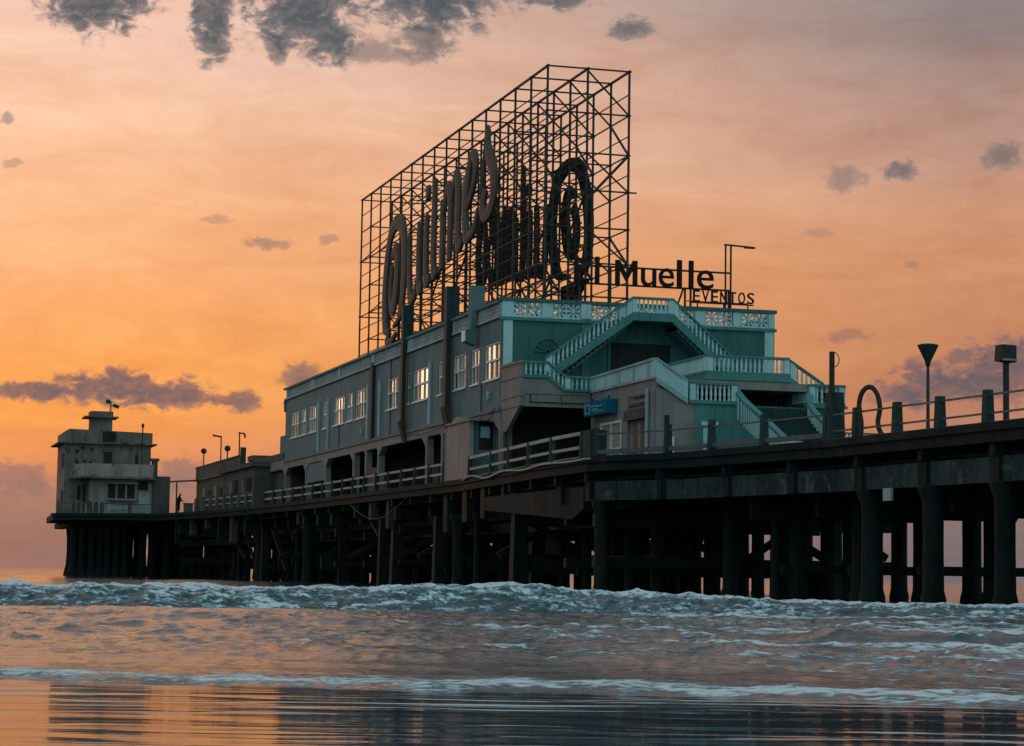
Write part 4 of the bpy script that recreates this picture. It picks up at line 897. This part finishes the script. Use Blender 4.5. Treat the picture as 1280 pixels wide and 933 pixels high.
tw = thing('end_tower', 'square grey peeling two storey tower building on the seaward end of the pier', 'tower', (-8.5, 104, DZ))
TX0, TX1, TY = -12.35, -4.75, 100.0
obj('wall', MB().box(TX0, TX1, TY, TY + 8, DZ, 12.0), 'tower', tw)
obj('roof_slab', MB().box(TX0 - 0.62, TX1 + 0.5, TY - 0.55, TY + 8.6, 12.002, 12.12), 'tower', tw)
obj('parapet', MB().ext([(TX0 - 0.05, TY - 0.1, 12.162), (TX1 + 0.1, TY - 0.1, 12.162), (TX1 + 0.1, TY - 0.1, 13.1), (TX0 + 0.35, TY - 0.1, 13.28), (TX0 - 0.05, TY - 0.1, 13.05)], (0, 8.0, 0)), 'tower', tw)
tr = obj('turret', MB().box(-10.05, -8.15, TY + 1, TY + 3.2, 13.0, 14.4), 'tower', tw)
obj('turret_slab', MB().box(-10.65, -7.65, TY + 0.5, TY + 3.7, 14.402, 14.54), 'tower', tr); obj('turret_cap', MB().box(-10.1, -8.1, TY + 0.9, TY + 3.2, 14.542, 15.0), 'tower', tr)
obj('roof_hatch', MB().box(-9.1, -7.9, TY - 0.16, TY - 0.103, 12.25, 13.15), 'dark', tw)
bal = obj('balcony', MB().ext([(-10.4, TY - 2.0, 9.05), (TX1 + 0.05, TY - 2.0, 9.05), (TX1 + 0.05, TY - 0.003, 9.05), (-11.5, TY - 0.003, 9.05)], (0, 0, 1.12)), 'tower_lt', tw)
obj('balcony_slab', MB().ext([(-10.7, TY - 2.4, 8.85), (TX1 + 0.2, TY - 2.4, 8.85), (TX1 + 0.2, TY - 0.003, 8.85), (-12.0, TY - 0.003, 8.85)], (0, 0, 0.198)), 'tower', bal)
obj('ground_room', MB().box(-10.2, TX1, TY - 1.4, TY - 0.003, DZ, 8.84), 'tower_lt', tw)
wf = obj('window_surround', MB().box(-8.7, -6.1, TY - 1.75, TY - 1.403, 6.95, 7.1).box(-8.8, -5.9, TY - 1.7, TY - 1.403, 8.42, 8.52), 'tower_lt', tw)
for k in range(3): obj('window_pane', MB().box(-8.6 + 0.84 * k, -7.95 + 0.84 * k, TY - 1.44, TY - 1.403, 7.15, 8.4), 'dark', wf)
obj('plaster_patch', MB().ext([(-8.6, TY - 1.42, 6.1), (-6.9, TY - 1.42, 6.2), (-6.4, TY - 1.42, 6.6), (-7.2, TY - 1.42, 6.55), (-7.8, TY - 1.42, 6.4), (-8.5, TY - 1.42, 6.7)], (0, 0.017, 0)), 'relief', tw); obj('plaster_patch', MB().ext([(-5.9, TY - 1.42, 6.6), (-5.0, TY - 1.42, 6.5), (-5.0, TY - 1.42, 7.7), (-5.5, TY - 1.42, 7.2), (-5.8, TY - 1.42, 7.8)], (0, 0.017, 0)), 'relief', tw)
obj('broken_plaster', MB().box(-6.0, -5.1, TY - 1.43, TY - 1.403, 7.9, 8.7), 'dark', tw)
for (x0, x1, z0, z1, nm, m) in ((-8.95, -8.2, 10.2, 11.3, 'window', 'dark'), (-6.15, -5.85, 10.3, 11.1, 'window', 'dark'), (-11.2, -10.9, 7.0, 8.2, 'slot', 'dark'), (-10.7, -10.45, 6.5, 8.4, 'slot', 'dark')):
    obj(nm, MB().box(x0, x1, TY - 0.03, TY - 0.003, z0, z1), m, tw)
for (x, z, s) in ((-11.3, 11.3, .22), (-10.8, 11.6, .2), (-11.3, 10.3, .15), (-11.4, 9.4, .25), (-10.6, 10.4, .18), (-10.0, 11.5, .15), (-11.3, 9.85, .12), (-10.1, 10.3, .2)):
    obj('wall_hole', MB().ext([(x + s * 0.8 * math.cos(t), TY - 0.03, z + s * math.sin(t) * (0.8 + 0.3 * math.cos(3*t))) for t in [math.pi*2*k/9 for k in range(9)]], (0, 0.027, 0)), 'dark', tw)
for (z0, z1) in ((9.9, 11.2), (6.5, 7.8)): obj('side_window', MB().box(TX0 - 0.03, TX0 - 0.003, TY + 0.6, TY + 3.0, z0, z1), 'dark', tw)
obj('plinth', MB().box(-10.9, -10.2, TY - 1.9, TY - 1.403, DZ, 6.6), 'tower_lt', tw)
obj('side_room', MB().box(TX1 + 0.003, -3.1, TY - 1.2, TY + 3, DZ, 9.2), 'shed', tw)
obj('chimney', MB().box(-4.6, -4.1, TY, TY + 0.6, 9.202, 10.6).box(-4.72, -3.98, TY - 0.1, TY + 0.7, 10.602, 10.85), 'shed', tw)
tl = thing('tower_floodlights', 'pair of floodlights on a short mast above the tower turret', 'floodlight', (-8.3, TY + 1.5, 15.0))
obj('mast', MB().tube([(-8.3, TY + 1.5, 15.0), (-8.3, TY + 1.5, 16.0)], 0.09, 6), 'rail', tl)
obj('lamp_head', MB().box(-8.75, -8.4, TY + 1.2, TY + 1.5, 15.75, 16.1), 'steel', tl); obj('lamp_head', MB().ext([(-8.2, TY + 1.4, 15.55), (-7.6, TY + 1.4, 15.3), (-7.5, TY + 1.4, 15.6), (-8.0, TY + 1.4, 15.75)], (0, 0.3, 0)), 'steel', tl)
tm = obj('mast', MB().tube([(-5.65, TY - 1.0, 10.2), (-5.65, TY - 1.0, 13.9)], 0.06, 6).lathe((-5.65, TY - 1.0, 13.5), [(0.06, 0), (0.12, 0.05), (0.12, 0.3), (0.05, 0.4)], 6), 'steel')
tag(tm, 'thin dark mast rising from the tower balcony past the roof', 'mast')
er = thing('end_railing', 'railing with block posts round the seaward end of the pier before the tower', 'railing', (-10, 93, DZ))
for x in (-13.2, -10.6, -10.1, -9.6, -7.2, -4.5): obj('post', MB().taper((x, 93.5, DZ), 0.55 if x < -13 else 0.34, 0.5, 1.15, 0.9), 'shed', er)
for x0, x1 in ((-13.2, -10.6), (-9.6, -7.2), (-7.2, -4.5)): obj('rail', MB().bar((x0, 93.5, DZ + 1.0), (x1, 93.5, DZ + 1.0), 0.08), 'shed', er)
for k in range(4): obj('slab_post', MB().box(-12.1 + 0.42 * k, -11.86 + 0.42 * k, 93.7, 94.0, DZ, DZ + 1.15 + 0.12 * (k % 2)), 'shed', er)
gp = thing('gantry_pipe', 'thin horizontal pipe on one post joining the tower to the shed', 'pipe', (-2.0, 98, DZ))
obj('pipe', MB().bar((-3.1, 99, 8.75), (0.05, 98, 8.95), 0.14), 'cwarm', gp); obj('post', MB().bar((-2.5, 98.8, DZ), (-2.5, 98.8, 8.7), 0.12), 'cwarm', gp)
bx = obj('storage_box', MB().box(-4.0, -3.3, 82.2, 82.9, DZ, 6.32).box(-4.06, -3.24, 82.14, 82.96, 6.322, 6.4), 'shed'); tag(bx, 'dark box on the deck between the tower and the shed', 'box')
dp = obj('bollard', MB().lathe((-3.6, 78.2, DZ), [(0.2, 0), (0.18, 1.0), (0.14, 1.15), (0.05, 1.2)], 8), 'shed'); tag(dp, 'short dark bollard between the dark box and the shed', 'bollard')

# a person leaning at the rail beside the tower: one continuous skinned figure
def person(label, loc, rot):
    J = [((0, 0, 0.95), .15), ((0, 0.02, 1.15), .15), ((0, 0.05, 1.38), .17), ((0, 0.10, 1.52), .065), ((0, 0.14, 1.62), .1), ((0, 0.15, 1.74), .095),
         ((-.19, 0.06, 1.40), .07), ((-.25, 0.16, 1.15), .05), ((-.16, 0.38, 1.08), .038), ((-.13, 0.47, 1.08), .035),
         ((.19, 0.06, 1.40), .07), ((.25, 0.16, 1.15), .05), ((.16, 0.38, 1.08), .038), ((.13, 0.47, 1.08), .035),
         ((-.1, 0, 0.9), .11), ((-.11, 0.03, 0.5), .075), ((-.11, -0.02, 0.08), .05), ((-.12, 0.14, 0.04), .04),
         ((.1, 0, 0.9), .11), ((.12, 0.0, 0.5), .075), ((.13, -0.08, 0.08), .05), ((.13, 0.08, 0.04), .04)]
    Ed = [(0,1),(1,2),(2,3),(3,4),(4,5),(2,6),(6,7),(7,8),(8,9),(2,10),(10,11),(11,12),(12,13),(0,14),(14,15),(15,16),(16,17),(0,18),(18,19),(19,20),(20,21)]
    me = bpy.data.meshes.new('person'); me.from_pydata([j[0] for j in J], Ed, [])
    o = bpy.data.objects.new('person', me); COL.objects.link(o)
    md = o.modifiers.new('skin', 'SKIN'); o.modifiers.new('sub', 'SUBSURF').levels = 1; o.modifiers['sub'].render_levels = 1
    for i, sv in enumerate(me.skin_vertices[0].data): sv.radius = (J[i][1], J[i][1]); sv.use_root = (i == 0)
    bpy.context.view_layer.update()
    m2 = bpy.data.meshes.new_from_object(o.evaluated_get(bpy.context.evaluated_depsgraph_get())); m2.materials.clear(); m2.materials.append(M['cloth'])
    bpy.data.objects.remove(o)
    for p in m2.polygons: p.use_smooth = True
    o = bpy.data.objects.new('person', m2); link(o, None, loc); o.rotation_euler = (0, 0, rot); return tag(o, label, 'person')
person('person in dark clothes leaning at the rail beside the tower', (-4.35, 83.4, DZ - 0.02), R(-120))

# ------------------------------------------------------------------ water and wet sand
ca, sa = math.cos(AZ), math.sin(AZ)
def toworld(a, d): return CAM.x + a * ca + d * sa, CAM.y - a * sa + d * ca
def vnoise(x, y, seed):  # smooth value noise
    r_ = np.random.default_rng(seed); T = r_.random((256, 256)).astype(np.float32)
    xi = np.floor(x).astype(int); yi = np.floor(y).astype(int); fx = x - xi; fy = y - yi
    fx = fx*fx*(3-2*fx); fy = fy*fy*(3-2*fy); g = lambda i, j: T[i & 255, j & 255]
    return (g(xi, yi)*(1-fx) + g(xi+1, yi)*fx)*(1-fy) + (g(xi, yi+1)*(1-fx) + g(xi+1, yi+1)*fx)*fy
def fbm(x, y, seed, o=4):
    s = np.zeros_like(x); a = 0.5
    for k in range(o): s += a * (vnoise(x * 2**k + 17*k, y * 2**k + 31*k, seed + k) - 0.5); a *= 0.55
    return s
def sheet(name, rows, m, hfun, lat):
    ncol = len(lat); nr = len(rows)
    D, T = np.meshgrid(rows, lat, indexing='ij'); A = T * D
    Z, F = hfun(A, D)
    Xw, Yw = toworld(A, D)
    co = np.stack([Xw, Yw, Z], -1).reshape(-1, 3).astype(np.float32)
    idx = np.arange(nr * ncol).reshape(nr, ncol)
    q = np.stack([idx[:-1, :-1], idx[:-1, 1:], idx[1:, 1:], idx[1:, :-1]], -1).reshape(-1, 4)
    if name == 'water':
        keep = ((Z[:-1, :-1] > -0.5) & (Z[1:, :-1] > -0.5) & (Z[:-1, 1:] > -0.5) & (Z[1:, 1:] > -0.5)).reshape(-1); q = q[keep]
    me = bpy.data.meshes.new(name); me.vertices.add(len(co)); me.vertices.foreach_set('co', co.ravel())
    me.loops.add(q.size); me.loops.foreach_set('vertex_index', q.ravel().astype(np.int32))
    me.polygons.add(len(q)); me.polygons.foreach_set('loop_start', np.arange(0, q.size, 4, dtype=np.int32)); me.polygons.foreach_set('loop_total', np.full(len(q), 4, np.int32))
    me.polygons.foreach_set('use_smooth', np.ones(len(q), bool))
    me.update(calc_edges=True)
    at = me.attributes.new('foam_glint', 'FLOAT', 'POINT'); at.data.foreach_set('value', F.ravel().astype(np.float32))
    me.materials.append(m); o = bpy.data.objects.new(name, me); COL.objects.link(o); o['kind'] = 'structure'; return o
def edge_d(a): return 17.7 - 0.26 * a + 0.25 * np.sin(0.9 * a + 1) + 0.12 * np.sin(2.3 * a) + 0.06 * np.sin(5.1 * a + 2)
comps = []
for k in range(34):
    lam = 0.28 * 1.135 ** k if k < 20 else 2.5 * 1.12 ** (k - 20); th = rng.normal(0, 0.42); amp = 0.0033 * lam ** 0.8 if lam < 2.5 else 0.0054 * lam ** 0.5
    comps.append((lam, th, amp, rng.uniform(0, 6.28)))
def sea_h(a, d):
    de = edge_d(a); s = d - de
    h = np.zeros_like(a)
    wob = 0.6 * fbm(a * 0.25, d * 0.25, 5, 3)
    for lam, th, amp, ph in comps:
        k = 2 * math.pi / lam; p = k * (a * math.sin(th) + d * math.cos(th)) + ph + wob * 4
        fade = np.clip(1.6 - d / (lam * 260 + 40), 0, 1)
        h += amp * ((1 - np.abs(np.sin(p * 0.5))) - 0.36) * 1.6 * fade
    swash = np.clip(s / 6, 0, 1)
    mid = np.clip((s - 3.0) / 5, 0, 1) * np.clip((52.5 - d) / 7, 0, 1)
    rg = lambda sx, sy, sd, o: 1 - np.abs(2 * np.clip(0.5 + fbm(a * sx + 0.6 * fbm(d * .3, a * .3, sd + 9, 2), d * sy, sd, o) * 1.5, 0, 1) - 1)
    r1 = rg(0.55, 0.42, 301, 3); r2 = rg(1.3, 0.95, 331, 3); r3 = rg(2.6, 1.7, 351, 2)
    h = h * (0.25 + 0.75 * swash)
    h += 0.05 * fbm(a * 0.35, d * 0.5, 71, 3) * swash
    h += mid * (0.060 * r1 ** 3 + 0.040 * r2 ** 3 + 0.022 * r3 ** 2 - 0.028)
    lump = fbm(a * 2.2, d * 2.6, 21, 4)
    lip = np.clip(s / 0.25, 0, 1) * np.exp(-np.clip(s - 0.8, 0, 50) / 1.2)
    h += 0.016 * np.clip(s / 0.3, 0, 1) + lip * (0.022 + 0.085 * lump) + 0.02 * np.clip(s / 20, 0, 1)
    foam_glint = 0.70 * np.exp(-((s - 0.8) / 0.85) ** 2) + 0.05 * np.exp(-np.clip(s - 1, 0, 99) / 8) + np.clip(s / 3, 0, 1) * np.clip((54 - d) / 4, 0, 1) * (0.07 + 0.016 * np.clip(a, -6, 8) + 0.6 * fbm(a * 0.22, d * 0.16, 77, 3))
    foam_glint += mid * ((0.38 * r1 ** 5 + 0.36 * r2 ** 5 + 0.16 * r3 ** 4 - 0.08) * np.clip(0.75 + 0.05 * a, 0.5, 1.1) * np.clip(1.25 - np.abs(d - 29) / 26, 0.25, 1.0))
    # mid swells
    for (d0, a0, wa, H, w) in ((31.5, 6.8, 3.4, 0.17, 0.55), (38.5, -5.2, 1.6, 0.14, 0.6), (36.5, -3.2, 2.2, 0.10, 0.6), (27.0, 3.0, 3.0, 0.06, 0.5), (45, 6, 8, 0.10, 0.8)):
        dd = d - (d0 + 0.25 * np.sin(a * 0.8 + d0)); g = np.exp(-np.abs((a - a0) / wa) ** 3)
        h += H * g * np.where(dd < 0, np.exp(-(dd / w) ** 2), np.exp(-(dd / (w * 4)) ** 2))
        foam_glint += 0.30 * g * np.exp(-((dd - 1.5) / 1.2) ** 2) - 0.3 * g * np.exp(-((dd + 0.3) / 0.5) ** 2)
    # the breaking wave
    dc = 55.2 + 0.012 * a * a * 0 + 0.5 * np.sin(a * 0.28 + 0.6) + 0.25 * np.sin(a * 0.9) + 0.10 * a * 0.3
    H = 0.50 + 0.07 * np.sin(a * 0.33 + 2.2) + 0.12 * fbm(a * 0.8, d * 0 + 3.0, 9, 3) - 0.009 * a
    sw = d - dc
    H = H * np.where(np.abs(a) > 30, np.exp(-((np.abs(a) - 30) / 40) ** 2) * 0.8 + 0.2, 1)
    face = np.where(sw < 0, np.clip(1 + sw / 1.7, 0, 1) ** 0.75, np.exp(-sw / 4.5))
    h += H * face
    ln = fbm(a * 1.6, d * 1.8, 41, 5); ln2 = fbm(a * 5, d * 5, 47, 3)
    roll = np.exp(-((sw + 0.7) / 1.1) ** 2)
    h += roll * (0.30 * ln + 0.10 * ln2 + 0.04 * fbm(a * 9, d * 9, 53, 2))
    foam_glint = np.where(np.abs(sw + 0.6) < 3.5, np.maximum(foam_glint, 0.44 * np.exp(-np.abs((sw + 0.7) / 1.4) ** 4) + 0.40 * np.exp(-((sw + 0.02) / 0.34) ** 2) + 0.10 * np.exp(-((sw + 1.8) / 0.4) ** 2) + 0.55 * roll * ln), foam_glint)
    foam_glint -= 0.25 * np.exp(-((sw + 4.2) / 1.6) ** 2)
    # long low swells further out
    far = np.clip((d - 60) / 10, 0, 1)
    h += far * (0.10 * np.sin(d / 3.6 + a * 0.03) + 0.14 * np.sin(d / 7.1 + 1 + 0.02 * a) + 0.1 * fbm(a * 0.3, d * 0.3, 91, 3)) * np.clip(1.2 - d / 900, 0, 1)
    foam_glint += far * 0.5 * np.exp(-((d - 66 - 0.05 * a) / 3.0) ** 2) * (0.6 + fbm(a * 0.2, d * 0.2, 95, 2))
    h = np.where(s < 6, h * np.clip((s + 0.02) / 0.5, 0, 1) ** 0.7 - 0.004 * np.clip(1 - s / 0.4, 0, 1), h)
    h = np.where(s < 0, -1.0, h)
    return h, np.clip(foam_glint, 0, 1.3)
rows = np.concatenate([np.arange(15.2, 21, 0.04), np.arange(21, 40, 0.075), np.arange(40, 51.5, 0.11), np.arange(51.5, 58.5, 0.06), np.arange(58.5, 75, 0.22), 75 * 1.028 ** np.arange(0, 150)])
core_l = np.linspace(-0.27, 0.27, 860); lat = np.concatenate([np.linspace(-1.6, -0.28, 60), core_l, np.linspace(0.28, 1.6, 60)])

def water_mat():
    m, t, p = new_mat('sea_water'); ge = t.add('ShaderNodeNewGeometry'); v = ge.outputs['Position']
    vr = t.add('ShaderNodeVectorRotate', rotation_type='Z_AXIS'); t.l.new(v, vr.inputs[0]); vr.inputs['Angle'].default_value = AZ; v = vr.outputs[0]
    fa = t.add('ShaderNodeAttribute', attribute_name='foam_glint').outputs['Fac']
    n1 = t.noise(t.scale(v, 0.7, 1.7, 1.7), 1.1, 7, 0.64, 1.0)
    n2 = t.noise(t.scale(v, 1.0, 1.5, 1.5), 4.6, 5, 0.62, 0.8)
    f = t.math('ADD', t.math('ADD', fa, t.math('MULTIPLY', t.math('SUBTRACT', n1, 0.5), 1.7)), t.math('MULTIPLY', t.math('SUBTRACT', n2, 0.5), 1.5))
    foam_glint = t.maprange(f, 0.30, 0.80, smooth=True)
    foam_glint = t.math('MULTIPLY', foam_glint, t.maprange(n2, 0.25, 0.6, 0.5, 1.0))
    wc = t.mix(t.noise(v, 0.3, 3), (0.012, 0.045, 0.052, 1), (0.02, 0.065, 0.07, 1))
    t.l.new(t.mix(t.maprange(foam_glint, 0.25, 1.0, smooth=True), t.mix(t.maprange(foam_glint, 0.0, 0.35), wc, (0.075, 0.20, 0.235, 1)), (0.72, 0.77, 0.79, 1)), p.inputs['Base Color'])
    t.put(p.inputs['Roughness'], t.maprange(foam_glint, 0, 1, 0.07, 0.75)); p.inputs['IOR'].default_value = 1.33
    t.put(p.inputs['Specular IOR Level'], t.maprange(foam_glint, 0, 1, 0.5, 0.15))
    b = t.add('ShaderNodeBump'); b.inputs['Strength'].default_value = 0.36; b.inputs['Distance'].default_value = 0.05
    nb = t.noise(t.scale(v, 0.7, 1.4, 1.4), 7.0, 4, 0.6, 0.6)
    t.l.new(t.math('ADD', t.math('ADD', nb, t.math('MULTIPLY', foam_glint, 0.8)), t.math('MULTIPLY', n2, t.math('MULTIPLY', foam_glint, 1.6))), b.inputs['Height'])
    t.l.new(b.outputs[0], p.inputs['Normal']); return m
sheet('water', rows, water_mat(), sea_h, lat)
def sand_mat():
    m, t, p = new_mat('wet_sand'); ge = t.add('ShaderNodeNewGeometry'); v = ge.outputs['Position']
    vr = t.add('ShaderNodeVectorRotate', rotation_type='Z_AXIS'); t.l.new(v, vr.inputs[0]); vr.inputs['Angle'].default_value = AZ; v = vr.outputs[0]
    n1 = t.noise(v, 1.2, 4); fa = t.add('ShaderNodeAttribute', attribute_name='foam_glint').outputs['Fac']
    nf = t.noise(t.scale(v, 0.8, 2.0, 1), 3.0, 4, 0.6)
    ff = t.math('MULTIPLY', t.maprange(t.math('ADD', fa, t.math('SUBTRACT', nf, 0.55)), 0.15, 0.6, smooth=True), 0.75)
    t.l.new(t.mix(ff, t.mix(n1, (0.040, 0.055, 0.068, 1), (0.06, 0.072, 0.082, 1)), (0.62, 0.68, 0.70, 1)), p.inputs['Base Color'])
    t.put(p.inputs['Roughness'], t.maprange(ff, 0, 0.7, 0.055, 0.6)); p.inputs['IOR'].default_value = 1.33; p.inputs['Specular IOR Level'].default_value = 0.15
    n2 = t.noise(t.scale(v, 0.45, 3.2, 1), 1.6, 4, 0.55, 0.6); n3 = t.noise(t.scale(v, 0.3, 2.4, 1), 5.0, 3, 0.5, 0.5)
    b = t.add('ShaderNodeBump'); b.inputs['Strength'].default_value = 0.07; b.inputs['Distance'].default_value = 0.03
    t.l.new(t.math('ADD', n2, t.math('MULTIPLY', n3, 0.35)), b.inputs['Height']); t.l.new(b.outputs[0], p.inputs['Normal']); return m
def sand_h(a, d):
    z = 0.0035 * (np.abs(np.sin(2.9 * d + 1.2 * fbm(a * 0.4, d * 0.5, 201, 3) * 6)) - 0.5) * np.exp(-((d - 14) / 6) ** 2) + 0.004 * fbm(a * 0.25, d * 1.1, 205, 3)
    ph = d * 1.55 + 2.4 * fbm(a * 0.22, d * 0.5, 211, 3) + 0.9 * fbm(a * 0.9, d * 0.5, 215, 3) + 0.25 * a * 0.3; fr = ph - np.floor(ph) - 0.5
    ph2 = d * 3.3 + 3.5 * fbm(a * 0.35, d * 0.6, 221, 3) + 1.6 * fbm(a * 1.3, d * 0.8, 225, 3); fr2 = ph2 - np.floor(ph2) - 0.5
    on = np.clip(0.12 + 3.0 * fbm(a * 0.35, d * 0.9, 231, 3), 0, 1); on2 = np.clip(0.0 + 3.0 * fbm(a * 0.5, d * 1.2, 241, 3), 0, 1)
    z = z + 0.0065 * on * np.exp(-(fr / 0.10) ** 2) + 0.003 * on2 * np.exp(-(fr2 / 0.13) ** 2)
    z = z + np.where(d < 8, (8 - d) * 0.03, 0) - np.clip(d - 20.5, 0, 30) * 0.02
    fo = 0.9 * on * np.exp(-((fr + 0.05) / 0.07) ** 2) + 0.6 * on2 * np.exp(-((fr2 + 0.05) / 0.08) ** 2)  # thin foam lines on the ripples; their pale colour also stands for sky glints
    return z, fo
srow = np.concatenate([[-40, -20, -8, 0.001], np.arange(1, 9, 0.5), np.arange(9, 21, 0.022), [24, 30, 40]])
D_ = np.concatenate([srow]); slat = np.concatenate([np.linspace(-3, -0.3, 30), np.linspace(-0.29, 0.29, 260), np.linspace(0.3, 3, 30)])
def sheet2(name, rows, cols, m, hf):
    # plain rectangular sheet (the beach runs on behind the camera)
    Dm, Am = np.meshgrid(rows, cols, indexing='ij'); Z, F = hf(Am, Dm); Xw, Yw = toworld(Am, Dm)
    co = np.stack([Xw, Yw, Z], -1).reshape(-1, 3); nr, nc = Dm.shape; idx = np.arange(nr*nc).reshape(nr, nc)
    q = np.stack([idx[:-1, :-1], idx[:-1, 1:], idx[1:, 1:], idx[1:, :-1]], -1).reshape(-1, 4)
    me = bpy.data.meshes.new(name); me.from_pydata(co.tolist(), [], q.tolist()); me.polygons.foreach_set('use_smooth', np.ones(len(q), bool)); me.materials.append(m)
    at = me.attributes.new('foam_glint', 'FLOAT', 'POINT'); at.data.foreach_set('value', F.ravel().astype(np.float32))
    o = bpy.data.objects.new(name, me); COL.objects.link(o); o['kind'] = 'structure'; return o
cols_ = np.concatenate([np.linspace(-160, -7, 60), np.linspace(-6.8, 6.8, 200), np.linspace(7, 160, 60)])
sheet2('wet_sand', srow, cols_, sand_mat(), sand_h)
